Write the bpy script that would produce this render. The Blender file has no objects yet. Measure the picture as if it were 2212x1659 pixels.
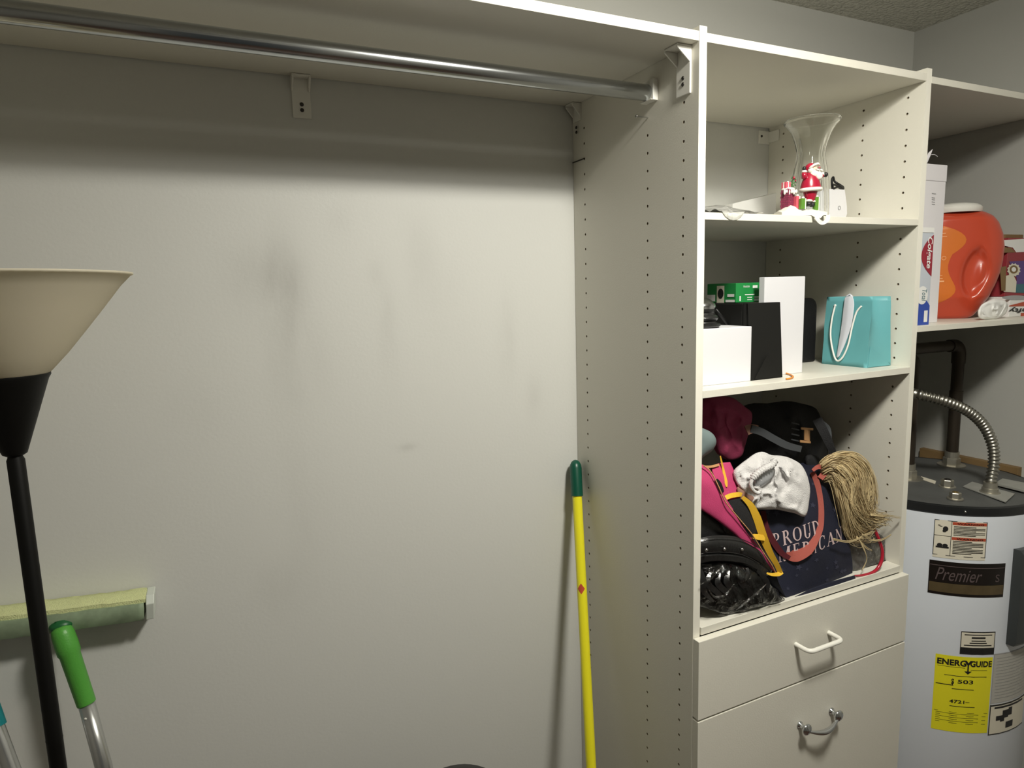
import bpy, bmesh, math, random
from mathutils import Vector, Matrix, noise, Quaternion
random.seed(7)
sc = bpy.context.scene
# ------------------------------------------------------------------ camera
R3 = ((0.9022348, 0.08548403, -0.42268765),
      (-0.43029998, 0.11359659, -0.89550977),
      (-0.02853591, 0.98984256, 0.13927457))
CAM = Vector((-0.7775437, -1.29480769, 1.70906858)); FPX = 1403.664
M = Matrix(R3).to_4x4(); M.translation = CAM
cd = bpy.data.cameras.new('camera'); cd.sensor_width = 36; cd.lens = FPX / 2212 * 36; cd.clip_start = .02
co = bpy.data.objects.new('camera', cd); co.matrix_world = M
sc.collection.objects.link(co); sc.camera = co
# ------------------------------------------------------------------ world, light, exposure
w = bpy.data.worlds.new('world'); sc.world = w; w.use_nodes = True
w.node_tree.nodes['Background'].inputs[0].default_value = (.55, .6, .6, 1)
w.node_tree.nodes['Background'].inputs[1].default_value = 0.05
LP = Vector((-0.07, -1.06, 2.385))
ld = bpy.data.lights.new('ceiling_bulb', 'AREA'); ld.shape = 'DISK'; ld.size = 0.24; ld.energy = 19.6
ld.color = (1.0, .965, .87)
lo = bpy.data.objects.new('ceiling_bulb', ld); lo.location = LP; sc.collection.objects.link(lo)
ld2 = bpy.data.lights.new('ceiling_bulb_glow', 'POINT'); ld2.energy = 14.2; ld2.shadow_soft_size = 0.075; ld2.color = ld.color
lo2 = bpy.data.objects.new('ceiling_bulb_glow', ld2); lo2.location = LP - Vector((0, 0, .06)); sc.collection.objects.link(lo2)
sc.view_settings.view_transform = 'Standard'; sc.view_settings.look = 'None'
sc.view_settings.gamma = 1; sc.view_settings.use_curve_mapping = False
sc.view_settings.exposure = 0.0


def P(px, py, val, ax=1):
    """the point of the room seen at that pixel on the plane axis = val"""
    d = Vector([sum(R3[i][k] * v for k, v in enumerate(((px - 1106) / FPX, -(py - 829.5) / FPX, -1))) for i in range(3)])
    t = (val - CAM[ax]) / d[ax]
    return CAM + d * t


# ------------------------------------------------------------------ materials
MT = {}


def mat(name, col, rough=.5, metal=0, bump=0, bscale=200, var=0, vscale=8, coat=0, trans=0, alpha=1, spec=.5, sheen=0, emis=None):
    m = bpy.data.materials.new(name); m.use_nodes = True; nt = m.node_tree; b = nt.nodes['Principled BSDF']
    b.inputs['Base Color'].default_value = (*col, 1); b.inputs['Roughness'].default_value = rough
    b.inputs['Metallic'].default_value = metal; b.inputs['Coat Weight'].default_value = coat
    b.inputs['Transmission Weight'].default_value = trans; b.inputs['Alpha'].default_value = alpha
    b.inputs['Specular IOR Level'].default_value = spec; b.inputs['Sheen Weight'].default_value = sheen
    tc = nt.nodes.new('ShaderNodeTexCoord')
    if bump:
        n = nt.nodes.new('ShaderNodeTexNoise'); n.inputs['Scale'].default_value = bscale; n.inputs['Detail'].default_value = 3
        nt.links.new(tc.outputs['Object'], n.inputs['Vector'])
        bp = nt.nodes.new('ShaderNodeBump'); bp.inputs['Strength'].default_value = bump; bp.inputs['Distance'].default_value = .002 * (1.6 if bump >= 1 else 1)
        nt.links.new(n.outputs['Fac'], bp.inputs['Height']); nt.links.new(bp.outputs['Normal'], b.inputs['Normal'])
    if var:
        n = nt.nodes.new('ShaderNodeTexNoise'); n.inputs['Scale'].default_value = vscale; n.inputs['Detail'].default_value = 4
        nt.links.new(tc.outputs['Object'], n.inputs['Vector'])
        mx = nt.nodes.new('ShaderNodeMix'); mx.data_type = 'RGBA'
        mx.inputs[6].default_value = (*[c * (1 - var) for c in col], 1); mx.inputs[7].default_value = (*[min(1, c * (1 + var)) for c in col], 1)
        nt.links.new(n.outputs['Fac'], mx.inputs[0]); nt.links.new(mx.outputs[2], b.inputs['Base Color'])
    MT[name] = m
    return m


def srgb(r, g, b):
    f = lambda c: (c / 255 / 12.92) if c <= 10 else ((c / 255 + .055) / 1.055) ** 2.4
    return (f(r), f(g), f(b))


mat('melamine', (.72, .70, .618), .42, bump=.10, bscale=350)
mat('melamine_edge', (.80, .78, .69), .35)
mat('wall_paint', (.66, .665, .62), .6, bump=.10, bscale=160, var=.02, vscale=3)
mat('floor_brown', (.09, .05, .035), .5, var=.3, vscale=5)
mat('chrome', (.62, .64, .66), .13, 1)
mat('rod_metal', (.5, .52, .53), .2, 1, var=.1, vscale=12)
mat('white_plastic', (.8, .79, .73), .35)
mat('white_enamel', (.86, .85, .78), .25, coat=.4)
mat('black_plastic', (.008, .008, .008), .45, spec=.3)
mat('lamp_black', (.004, .004, .0035), .5, spec=.2)
mat('steel', (.55, .55, .53), .3, 1)
mat('screw_dark', (.06, .055, .05), .4, .8)
mat('yellow_pole', (.83, .76, .02), .3, coat=.3)
mat('green_cap', (.0, .07, .04), .35)
mat('red_sticker', (.5, .07, .03), .5)
mat('mop_green', (.09, .36, .05), .4, bump=.2, bscale=300)
mat('mop_dark_green', (.01, .11, .03), .4)
mat('mop_foam', (.66, .70, .36), .9, bump=.9, bscale=500, var=.12, vscale=120)
mat('mop_plate', (.24, .31, .20), .6, var=.5, vscale=45)
mat('mop_cap', (.62, .66, .6), .5)
mat('pole_silver', (.55, .56, .55), .28, .85, var=.1, vscale=30)
mat('teal_plastic', (.0, .2, .22), .4)
mat('white_card', (.74, .74, .77), .55)
mat('white_box', (.74, .72, .74), .6, var=.03)
mat('black_card', (.007, .007, .006), .7, spec=.25)
mat('black_case', (.006, .006, .007), .6, bump=.4, bscale=500)
mat('green_box', (.015, .24, .055), .4)
mat('green_box_dark', (.015, .18, .055), .4)
mat('print_white', (.8, .8, .78), .5)
mat('print_grey', (.35, .35, .36), .5)
mat('print_black', (.012, .012, .012), .5)
mat('turquoise', (.13, .40, .43), .5, bump=.35, bscale=14, var=.05, vscale=18)
mat('cord_white', (.85, .85, .80), .8)
mat('satin_white', (.68, .71, .78), .35, sheen=.3)
mat('orange_rubber', (.7, .25, .02), .5)
mat('navy_cloth', (.006, .008, .024), .75, bump=.3, bscale=700, var=.35, vscale=10)
mat('star_print', (.032, .034, .062), .8)
mat('print_cream', (.55, .42, .42), .8)
mat('salmon_strap', (.34, .075, .055), .8, bump=.3, bscale=900)
mat('dark_red_strap', (.10, .008, .014), .8)
mat('pink_cloth', (.50, .045, .15), .8, bump=.3, bscale=700, var=.1, vscale=14)
mat('maroon_cloth', (.26, .025, .075), .85, bump=.3, bscale=500, var=.15, vscale=10)
mat('yellow_trim', (.80, .48, .03), .7, bump=.3, bscale=900)
mat('tan_trim', (.55, .30, .13), .7)
mat('terry_white', (.84, .82, .81), .95, bump=1.0, bscale=700, sheen=.3, var=.05, vscale=60)
mat('lame_grey', (.45, .46, .48), .3, .4)
mat('tan_cloth', (.28, .15, .11), .85)
mat('grey_teal', (.16, .21, .21), .8)
mat('black_fabric', (.006, .006, .007), .85, bump=.5, bscale=400)
mat('grey_webbing', (.055, .06, .065), .8)
mat('leather', (.016, .016, .016), .33, bump=.3, bscale=180, coat=.2)
mat('hair_blonde', (.60, .48, .27), .4, var=.4, vscale=45)
mat('hair_dark', (.30, .21, .10), .6, var=.3, vscale=30)
mat('red_cord', (.42, .01, .03), .3, coat=.5)
mat('pipe_dark', (.045, .035, .025), .5, .6, var=.4, vscale=20)
mat('conduit_metal', (.36, .35, .31), .36, 1)
mat('cover_grey', (.035, .04, .042), .35)
mat('heater_lid', (.085, .088, .085), .6, bump=.3, bscale=60, var=.3, vscale=14)
mat('heater_rim', (.012, .013, .014), .3)
mat('heater_white', (.70, .74, .80), .35, var=.03, vscale=6)
mat('bracket_grey', (.36, .36, .33), .5, .3, var=.2, vscale=40)
mat('brass', (.42, .32, .15), .35, .9)
mat('galv_nut', (.42, .40, .34), .4, .8)
mat('wood_brown', (.20, .125, .05), .7, var=.3, vscale=20)
mat('label_cream', (.70, .66, .54), .5)
mat('label_grey', (.45, .44, .40), .5)
mat('label_dark', (.010, .007, .006), .3)
mat('label_gold', (.085, .062, .03), .35, var=.35, vscale=40)
mat('label_red', (.45, .07, .03), .5)
mat('label_yellow', (.78, .72, .02), .5)
mat('script_grey', (.10, .075, .075), .4)
mat('jug_orange', (.52, .062, .026), .32, coat=.3)
mat('jug_label', (.64, .165, .02), .4)
mat('jug_print', (.9, .5, .25), .5)
mat('tooth_red', (.30, .012, .03), .4)
mat('tooth_blue', (.02, .06, .36), .4)
mat('tooth_silver', (.52, .56, .62), .35)
mat('bag_box_red', (.28, .03, .04), .5)
mat('bag_box_purple', (.10, .05, .22), .5)
mat('bag_box_teal', (.04, .14, .17), .5)
mat('snow_white', (.82, .80, .72), .45)
mat('suit_red', (.36, .01, .035), .25, coat=.5)
mat('brick_maroon', (.22, .03, .07), .4)
mat('mortar', (.55, .35, .38), .5)
mat('skin', (.75, .45, .33), .5)
mat('gift_green', (.10, .24, .03), .4)
mat('gift_pink', (.60, .10, .14), .4)
mat('leaf_green', (.05, .14, .04), .5)
mat('paper_white', (.80, .80, .78), .6)
mat('grout_grey', (.06, .06, .055), .9)


def glass_mat(name, col, rough, ior=1.45, thin=0):
    m = bpy.data.materials.new(name); m.use_nodes = True; nt = m.node_tree; b = nt.nodes['Principled BSDF']
    b.inputs['Base Color'].default_value = (*col, 1); b.inputs['Roughness'].default_value = rough
    b.inputs['Transmission Weight'].default_value = 1; b.inputs['IOR'].default_value = ior
    MT[name] = m
    return m


glass_mat('vase_glass', (.985, .995, .985), .0, 1.42)


def film_mat(name, tint, gl, rough, amount):
    """thin clear film: mostly see-through with a glossy coat and a little haze"""
    m = bpy.data.materials.new(name); m.use_nodes = True; nt = m.node_tree; nt.nodes.clear()
    o = nt.nodes.new('ShaderNodeOutputMaterial'); t = nt.nodes.new('ShaderNodeBsdfTransparent'); t.inputs[0].default_value = (*tint, 1)
    g = nt.nodes.new('ShaderNodeBsdfGlossy'); g.inputs['Roughness'].default_value = rough; g.inputs[0].default_value = (.9, .9, .9, 1)
    d = nt.nodes.new('ShaderNodeBsdfDiffuse'); d.inputs[0].default_value = (.8, .8, .76, 1)
    lw = nt.nodes.new('ShaderNodeLayerWeight'); lw.inputs[0].default_value = gl
    n = nt.nodes.new('ShaderNodeTexNoise'); n.inputs['Scale'].default_value = 28; n.inputs['Detail'].default_value = 5; n.inputs['Distortion'].default_value = 1.5
    tc = nt.nodes.new('ShaderNodeTexCoord'); nt.links.new(tc.outputs['Object'], n.inputs['Vector'])
    bp = nt.nodes.new('ShaderNodeBump'); bp.inputs['Strength'].default_value = .9; bp.inputs['Distance'].default_value = .012
    nt.links.new(n.outputs['Fac'], bp.inputs['Height']); nt.links.new(bp.outputs[0], g.inputs['Normal']); nt.links.new(bp.outputs[0], lw.inputs['Normal'])
    m1 = nt.nodes.new('ShaderNodeMixShader'); m1.inputs[0].default_value = amount
    nt.links.new(t.outputs[0], m1.inputs[1]); nt.links.new(d.outputs[0], m1.inputs[2])
    m2 = nt.nodes.new('ShaderNodeMixShader'); nt.links.new(lw.outputs['Fresnel'], m2.inputs[0])
    nt.links.new(m1.outputs[0], m2.inputs[1]); nt.links.new(g.outputs[0], m2.inputs[2]); nt.links.new(m2.outputs[0], o.inputs[0])
    MT[name] = m


film_mat('clear_film', (.97, .97, .96), .35, .09, .0)
film_mat('milky_film', (.9, .92, .9), .4, .2, .45)
film_mat('smoky_film', (.30, .26, .2), .35, .2, .10)


def shade_mat():
    m = bpy.data.materials.new('lamp_shade_plastic'); m.use_nodes = True; nt = m.node_tree; nt.nodes.clear()
    o = nt.nodes.new('ShaderNodeOutputMaterial'); d = nt.nodes.new('ShaderNodeBsdfDiffuse'); d.inputs[0].default_value = (.80, .75, .62, 1)
    t = nt.nodes.new('ShaderNodeBsdfTranslucent'); t.inputs[0].default_value = (.90, .85, .70, 1)
    x = nt.nodes.new('ShaderNodeMixShader'); x.inputs[0].default_value = .45
    nt.links.new(d.outputs[0], x.inputs[1]); nt.links.new(t.outputs[0], x.inputs[2]); nt.links.new(x.outputs[0], o.inputs[0])
    MT['shade'] = m


shade_mat()


def smudged_wall():
    """the back wall's paint with the scuffs and smears it carries"""
    m = mat('wall_back_paint', (.66, .668, .635), .55, bump=.10, bscale=160); nt = m.node_tree; b = nt.nodes['Principled BSDF']
    tc = nt.nodes.new('ShaderNodeTexCoord'); sx = nt.nodes.new('ShaderNodeSeparateXYZ'); nt.links.new(tc.outputs['Object'], sx.inputs[0])
    nz = nt.nodes.new('ShaderNodeTexNoise'); nz.inputs['Scale'].default_value = 9; nz.inputs['Detail'].default_value = 5
    mp = nt.nodes.new('ShaderNodeMapping'); mp.inputs['Scale'].default_value = (1.6, 1, .45)
    nt.links.new(tc.outputs['Object'], mp.inputs[0]); nt.links.new(mp.outputs[0], nz.inputs['Vector'])
    rp = nt.nodes.new('ShaderNodeMapRange'); rp.inputs[1].default_value = .32; rp.inputs[2].default_value = .7; nt.links.new(nz.outputs['Fac'], rp.inputs[0])

    def mth(op, a, c):
        n = nt.nodes.new('ShaderNodeMath'); n.operation = op
        for i, v in enumerate((a, c)):
            if v is None: continue
            if isinstance(v, (int, float)): n.inputs[i].default_value = v
            else: nt.links.new(v, n.inputs[i])
        return n.outputs[0]
    tot = None
    for (px, py, rx, rz, a) in ((610, 640, .035, .10, .34), (575, 600, .06, .06, .20), (650, 780, .05, .10, .14), (840, 720, .018, .09, .18), (905, 560, .03, .08, .14),
                                (880, 966, .02, .008, .22), (1095, 740, .02, .09, .14), (1155, 860, .02, .05, .12), (600, 1270, .035, .05, .12), (810, 590, .015, .03, .12),
                                (660, 1120, .04, .2, .07), (730, 480, .02, .03, .12), (420, 880, .05, .05, .06), (960, 640, .05, .1, .06)):
        q = P(px, py, 0)
        dx = mth('MULTIPLY', mth('SUBTRACT', sx.outputs[0], q.x), 1 / rx); dz = mth('MULTIPLY', mth('SUBTRACT', sx.outputs[2], q.z), 1 / rz)
        r2 = mth('ADD', mth('MULTIPLY', dx, dx), mth('MULTIPLY', dz, dz))
        g = mth('MULTIPLY', mth('POWER', 2.718, mth('MULTIPLY', r2, -1.0)), a)
        tot = g if tot is None else mth('ADD', tot, g)
    f = mth('MINIMUM', mth('MULTIPLY', tot, mth('ADD', rp.outputs[0], .25)), .9)
    mx = nt.nodes.new('ShaderNodeMix'); mx.data_type = 'RGBA'; nt.links.new(f, mx.inputs[0])
    mx.inputs[6].default_value = (.66, .664, .63, 1); mx.inputs[7].default_value = (.22, .21, .19, 1)
    nt.links.new(mx.outputs[2], b.inputs['Base Color'])


smudged_wall()


def ceiling_mat():
    m = mat('ceiling_texture', (.62, .61, .55), .9); nt = m.node_tree; b = nt.nodes['Principled BSDF']
    tc = nt.nodes.new('ShaderNodeTexCoord'); n = nt.nodes.new('ShaderNodeTexNoise'); n.inputs['Scale'].default_value = 95; n.inputs['Detail'].default_value = 3
    nt.links.new(tc.outputs['Object'], n.inputs['Vector'])
    v = nt.nodes.new('ShaderNodeTexVoronoi'); v.inputs['Scale'].default_value = 85; nt.links.new(tc.outputs['Object'], v.inputs['Vector'])
    a = nt.nodes.new('ShaderNodeMath'); a.operation = 'SUBTRACT'; nt.links.new(n.outputs['Fac'], a.inputs[0]); nt.links.new(v.outputs['Distance'], a.inputs[1])
    bp = nt.nodes.new('ShaderNodeBump'); bp.inputs['Strength'].default_value = 1; bp.inputs['Distance'].default_value = .010
    nt.links.new(a.outputs[0], bp.inputs['Height']); nt.links.new(bp.outputs[0], b.inputs['Normal'])


ceiling_mat()


# ------------------------------------------------------------------ mesh builder
class MB:
    def __init__(s): s.v = []; s.f = []; s.m = []; s.cur = 0

    def add(s, vs, fs):
        o = len(s.v); s.v += [tuple(v) for v in vs]; s.f += [tuple(i + o for i in f) for f in fs]; s.m += [s.cur] * len(fs)
        return s

    def box(s, x0, x1, y0, y1, z0, z1, T=None):
        vs = [Vector((x, y, z)) for x in (x0, x1) for y in (y0, y1) for z in (z0, z1)]
        if T: vs = [T @ v for v in vs]
        return s.add(vs, [(0, 1, 3, 2), (4, 6, 7, 5), (0, 4, 5, 1), (2, 3, 7, 6), (0, 2, 6, 4), (1, 5, 7, 3)])

    def lathe(s, prof, n=32, c=(0, 0, 0), T=None, cap=True, ax='Z'):
        vs = []; fs = []
        for r, z in prof:
            for k in range(n):
                a = 2 * math.pi * k / n
                vs.append(Vector((r * math.cos(a), r * math.sin(a), z)) if ax == 'Z' else Vector((r * math.cos(a), z, r * math.sin(a))))
        for i in range(len(prof) - 1):
            for k in range(n):
                fs.append((i * n + k, i * n + (k + 1) % n, (i + 1) * n + (k + 1) % n, (i + 1) * n + k))
        if cap:
            if prof[0][0] > 1e-6: fs.append(tuple(range(n))[::-1])
            if prof[-1][0] > 1e-6: fs.append(tuple((len(prof) - 1) * n + k for k in range(n)))
        vs = [v + Vector(c) for v in vs]
        if T: vs = [T @ v for v in vs]
        return s.add(vs, fs)

    def tube(s, pts, r, n=10, cap=True, flat=None):
        """sweep; r number or list; flat = (width, thickness, normal)"""
        pts = [Vector(p) for p in pts]; N = len(pts); rr = r if isinstance(r, (list, tuple)) else [r] * N
        tan = [(pts[min(i + 1, N - 1)] - pts[max(i - 1, 0)]).normalized() for i in range(N)]
        u = tan[0].orthogonal().normalized(); vs = []; fs = []
        for i in range(N):
            if i: u = tan[i - 1].rotation_difference(tan[i]) @ u
            w_ = tan[i].cross(u).normalized(); u = w_.cross(tan[i]).normalized()
            for k in range(n):
                a = 2 * math.pi * k / n; vs.append(pts[i] + (u * math.cos(a) + w_ * math.sin(a)) * rr[i])
        for i in range(N - 1):
            for k in range(n): fs.append((i * n + k, i * n + (k + 1) % n, (i + 1) * n + (k + 1) % n, (i + 1) * n + k))
        if cap: fs.append(tuple(range(n))[::-1]); fs.append(tuple((N - 1) * n + k for k in range(n)))
        return s.add(vs, fs)

    def ell(s, c, r, n=16, T=None, m=None):
        m = m or n // 2
        vs = []; fs = []
        for i in range(m + 1):
            t = math.pi * i / m
            for k in range(n):
                a = 2 * math.pi * k / n
                v = Vector((r[0] * math.sin(t) * math.cos(a), r[1] * math.sin(t) * math.sin(a), r[2] * math.cos(t)))
                if T: v = T @ v
                vs.append(v + Vector(c))
        for i in range(m):
            for k in range(n): fs.append((i * n + k, (i + 1) * n + k, (i + 1) * n + (k + 1) % n, i * n + (k + 1) % n))
        return s.add(vs, fs)

    def prism(s, poly, d, T=None):
        """poly list of 3D points, extruded along vector d"""
        n = len(poly); d = Vector(d); vs = [Vector(p) for p in poly] + [Vector(p) + d for p in poly]
        if T: vs = [T @ v for v in vs]
        fs = [tuple(range(n))[::-1], tuple(range(n, 2 * n))] + [(i, (i + 1) % n, n + (i + 1) % n, n + i) for i in range(n)]
        return s.add(vs, fs)

    def grid(s, pts):
        a = len(pts); b = len(pts[0]); vs = [p for r in pts for p in r]
        return s.add(vs, [(i * b + j, i * b + j + 1, (i + 1) * b + j + 1, (i + 1) * b + j) for i in range(a - 1) for j in range(b - 1)])

    def build(s, name, mats, parent=None, smooth=False, bevel=0, weld=False, sharp=None):
        me = bpy.data.meshes.new(name); me.from_pydata(s.v, [], s.f)
        if isinstance(mats, str): mats = [mats]
        for q in mats: me.materials.append(MT[q])
        me.polygons.foreach_set('material_index', s.m)
        bm = bmesh.new(); bm.from_mesh(me)
        if weld: bmesh.ops.remove_doubles(bm, verts=bm.verts, dist=1e-5)
        bmesh.ops.recalc_face_normals(bm, faces=bm.faces); bm.to_mesh(me); bm.free()
        if smooth:
            me.polygons.foreach_set('use_smooth', [True] * len(me.polygons))
            if sharp: me.set_sharp_from_angle(angle=math.radians(sharp))
        o = bpy.data.objects.new(name, me); sc.collection.objects.link(o)
        if bevel:
            bv = o.modifiers.new('bevel', 'BEVEL'); bv.width = bevel; bv.segments = 2; bv.limit_method = 'ANGLE'
        if parent: par(o, parent)
        return o


def par(o, p):
    o.parent = p
    o.matrix_parent_inverse = Matrix.Translation(-p.location) if p.parent is None else Matrix.Identity(4)


def empty(name, loc, label, cat, group=None):
    o = bpy.data.objects.new(name, None); o.location = loc; o.empty_display_size = .05; sc.collection.objects.link(o)
    return tag(o, label, cat, group)


def tag(o, label=None, cat=None, group=None, kind=None):
    if label: o['label'] = label
    if cat: o['category'] = cat
    if group: o['group'] = group
    if kind: o['kind'] = kind
    return o


def st(o): o['kind'] = 'structure'; return o


def cat_rom(ps, k):
    out = []
    n = len(ps)
    for i in range(n - 1):
        p0, p1, p2, p3 = ps[max(i - 1, 0)], ps[i], ps[i + 1], ps[min(i + 2, n - 1)]
        for j in range(k):
            t = j / k
            out.append(.5 * ((2 * p1) + (p2 - p0) * t + (2 * p0 - 5 * p1 + 4 * p2 - p3) * t * t + (3 * p1 - p0 - 3 * p2 + p3) * t ** 3))
    out.append(ps[-1].copy())
    return out


def pix(pts): return [P(*p) for p in pts]


def surf(rows, k=6):
    rows = [[(q if isinstance(q, Vector) else P(*q)) for q in r] for r in rows]
    rs = [cat_rom(r, k) for r in rows]
    cols = [cat_rom([r[j] for r in rs], k) for j in range(len(rs[0]))]
    return [[cols[j][i] for j in range(len(cols))] for i in range(len(cols[0]))]


def wob(v, amp, sc_, seed=0):
    return noise.noise_vector(v * sc_ + Vector((seed * 7.3, seed * 3.1, seed))) * amp


def patch(name, rows, thick, m, parent=None, k=6, amp=0, ns=30, seed=0, sub=0):
    g = surf(rows, k)
    if amp: g = [[v + wob(v, amp, ns, seed) for v in r] for r in g]
    o = MB().grid(g).build(name, m, parent, smooth=True)
    s_ = o.modifiers.new('solid', 'SOLIDIFY'); s_.thickness = thick; s_.offset = 0
    return o


def puff_mb(outline, T, rings=9, amp=.004, ns=22, seed=0, front=1.0, back=1.0, center=None, mb=None, folds=0, creases=0):
    """a closed cushion-like volume bounded by a star-shaped outline (3D points)"""
    pts = [(q if isinstance(q, Vector) else P(*q)) for q in outline]
    n0 = len(pts); ext = [pts[-1]] + pts + [pts[0], pts[1]]
    fine = []
    for i in range(1, n0 + 1):
        p0, p1, p2, p3 = ext[i - 1], ext[i], ext[i + 1], (ext[i + 2] if i + 2 < len(ext) else ext[3])
        for j in range(4):
            t = j / 4; fine.append(.5 * ((2 * p1) + (p2 - p0) * t + (2 * p0 - 5 * p1 + 4 * p2 - p3) * t * t + (3 * p1 - p0 - 3 * p2 + p3) * t ** 3))
    pts = fine; n = len(pts)
    c = center or sum(pts, Vector()) / n
    nor = (CAM - c).normalized()
    vs = []; fs = []
    levels = []
    for side in (1, -1):
        idx = []
        for r in range(rings, -1, -1):
            t = r / rings
            if side == -1 and r == rings: idx.append(levels[0][0]); continue
            h = T * math.sqrt(max(0, 1 - t ** 2.4)) * (front if side == 1 else back)
            row = []
            for p in pts:
                q = c + (p - c) * t
                q = q + nor * h * side
                wv = wob(q, amp, ns, seed) * (1 if r < rings else .6)
                if folds and side == 1: wv += nor * folds * noise.noise(q * ns * 1.7 + Vector((seed, 0, 3))) * (1 - t ** 4)
                if creases and side == 1:
                    cv = noise.noise(q * ns * .8 + Vector((seed, 2, 0))) + .45 * noise.noise(q * ns * 1.9 + Vector((seed, 5, 1)))
                    wv += nor * creases * (.55 - min(.55, abs(cv) ** .6)) * (1 - t ** 5)
                q = q + wv
                if q.z < 1.5 and q.x < .65: q.x = min(max(q.x, .0175), .5885); q.z = max(q.z, 1.0786)   # soft things press against the compartment's sides
                vs.append(q); row.append(len(vs) - 1)
                if r == 0: break
            idx.append(row)
        levels.append(idx)
        for i in range(len(idx) - 1):
            a, b = idx[i], idx[i + 1]
            for k_ in range(n):
                k2 = (k_ + 1) % n
                if len(b) == 1: fs.append((a[k_], a[k2], b[0]))
                else: fs.append((a[k_], a[k2], b[k2], b[k_]))
    mb = mb or MB()
    return mb.add(vs, fs)


def puff(name, outline, T, m, parent=None, **kw):
    return puff_mb(outline, T, **kw).build(name, m, parent, smooth=True)


def ribbon(name, cps, width, thick, m, parent=None, up=None, k=9, amp=0):
    """flat band along points; width across the view"""
    ps = cat_rom([(q if isinstance(q, Vector) else P(*q)) for q in cps], k)
    wd = width if isinstance(width, (list, tuple)) else [width, width]
    N = len(ps); L = []; Rr = []
    for i, p in enumerate(ps):
        t = (ps[min(i + 1, N - 1)] - ps[max(i - 1, 0)]).normalized()
        v = (CAM - p).normalized() if up is None else Vector(up)
        s_ = t.cross(v).normalized()
        f = i / (N - 1) * (len(wd) - 1); a = int(min(f, len(wd) - 2)); ww = wd[a] + (wd[a + 1] - wd[a]) * (f - a)
        L.append(p - s_ * ww / 2); Rr.append(p + s_ * ww / 2)
    mid = [(a + b) / 2 for a, b in zip(L, Rr)]
    o = MB().grid([L, mid, Rr]).build(name, m, parent, smooth=False)
    s2 = o.modifiers.new('solid', 'SOLIDIFY'); s2.thickness = thick; s2.offset = 0
    return o


def text_mesh(body, size=1, shear=0, bold=0, ext=0):
    """returns verts, faces of a text in the XY plane, normalised so cap height ~ size*.7"""
    cu = bpy.data.curves.new('txt', 'FONT'); cu.body = body; cu.size = size; cu.shear = shear; cu.offset = bold; cu.extrude = ext
    cu.resolution_u = 3
    ob = bpy.data.objects.new('txt', cu); sc.collection.objects.link(ob)
    dg = bpy.context.evaluated_depsgraph_get(); me = bpy.data.meshes.new_from_object(ob.evaluated_get(dg))
    vs = [v.co.copy() for v in me.vertices]; fs = [tuple(p.vertices) for p in me.polygons]
    bpy.data.objects.remove(ob); bpy.data.curves.remove(cu); bpy.data.meshes.remove(me)
    x0 = min(v.x for v in vs); x1 = max(v.x for v in vs); y0 = min(v.y for v in vs); y1 = max(v.y for v in vs)
    return [((v.x - x0) / (x1 - x0), (v.y - y0) / (y1 - y0)) for v in vs], fs


def text_on(mb, body, fn, u0, u1, v0, v1, shear=0, bold=0):
    """map the text's unit box to the (u,v) rectangle and through fn to the room"""
    vs, fs = text_mesh(body, 1, shear, bold)
    mb.add([fn(u0 + (u1 - u0) * a, v0 + (v1 - v0) * b) for a, b in vs], fs)


# ================================================================== SETTING
XL, XR, YF, ZC = -1.75, 1.15, -2.15, 2.42
def plane_box(name, m, *a):
    return st(MB().box(*a).build(name, m))
plane_box('floor', 'floor_brown', XL - .1, XR + .1, YF - .1, .1, -.1, 0)
plane_box('ceiling', 'ceiling_texture', XL - .1, XR + .1, YF - .1, .1, ZC, ZC + .1)
plane_box('wall_back', 'wall_back_paint', XL - .1, XR + .1, 0, .1, 0, ZC)
mat('wall_right_dimmed', (.44, .44, .41), .6, bump=.12, bscale=160, var=.02, vscale=3)  # colour darkened so this wall reads dimmer than the lamp leaves it
plane_box('wall_right', 'wall_right_dimmed', XR, XR + .1, YF - .1, 0, 0, ZC)
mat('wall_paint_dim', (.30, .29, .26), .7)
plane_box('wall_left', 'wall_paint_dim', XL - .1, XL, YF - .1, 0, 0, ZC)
# front wall behind the camera with a door opening
fw = MB().box(XL, -1.05, YF - .1, YF, 0, ZC).box(-.2, XR, YF - .1, YF, 0, ZC).box(-1.05, -.2, YF - .1, YF, 2.05, ZC)
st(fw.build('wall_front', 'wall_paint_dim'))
st(MB().box(XL, XR, -.012, 0, 0, .08).build('baseboard_back', 'melamine_edge'))
# wooden cleat on the right wall behind the heater
cl = MB().box(XR - .018, XR, -.36, -.098, 1.176, 1.213).build('trim_1', 'wood_brown', bevel=.001); st(cl)
cb = empty('ceiling_lamp', (LP.x, LP.y, ZC), 'white round ceiling lamp base above the bulb, just behind the top of the frame', 'ceiling lamp')
MB().lathe([(.0, 0), (.10, 0), (.115, -.008), (.115, -.028), (.104, -.03), (0, -.03)], 32, (LP.x, LP.y, ZC), cap=False).build('lamp_base', 'white_plastic', cb, smooth=True, sharp=40)

# ================================================================== CLOSET PANELS
PD = -.407


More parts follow.
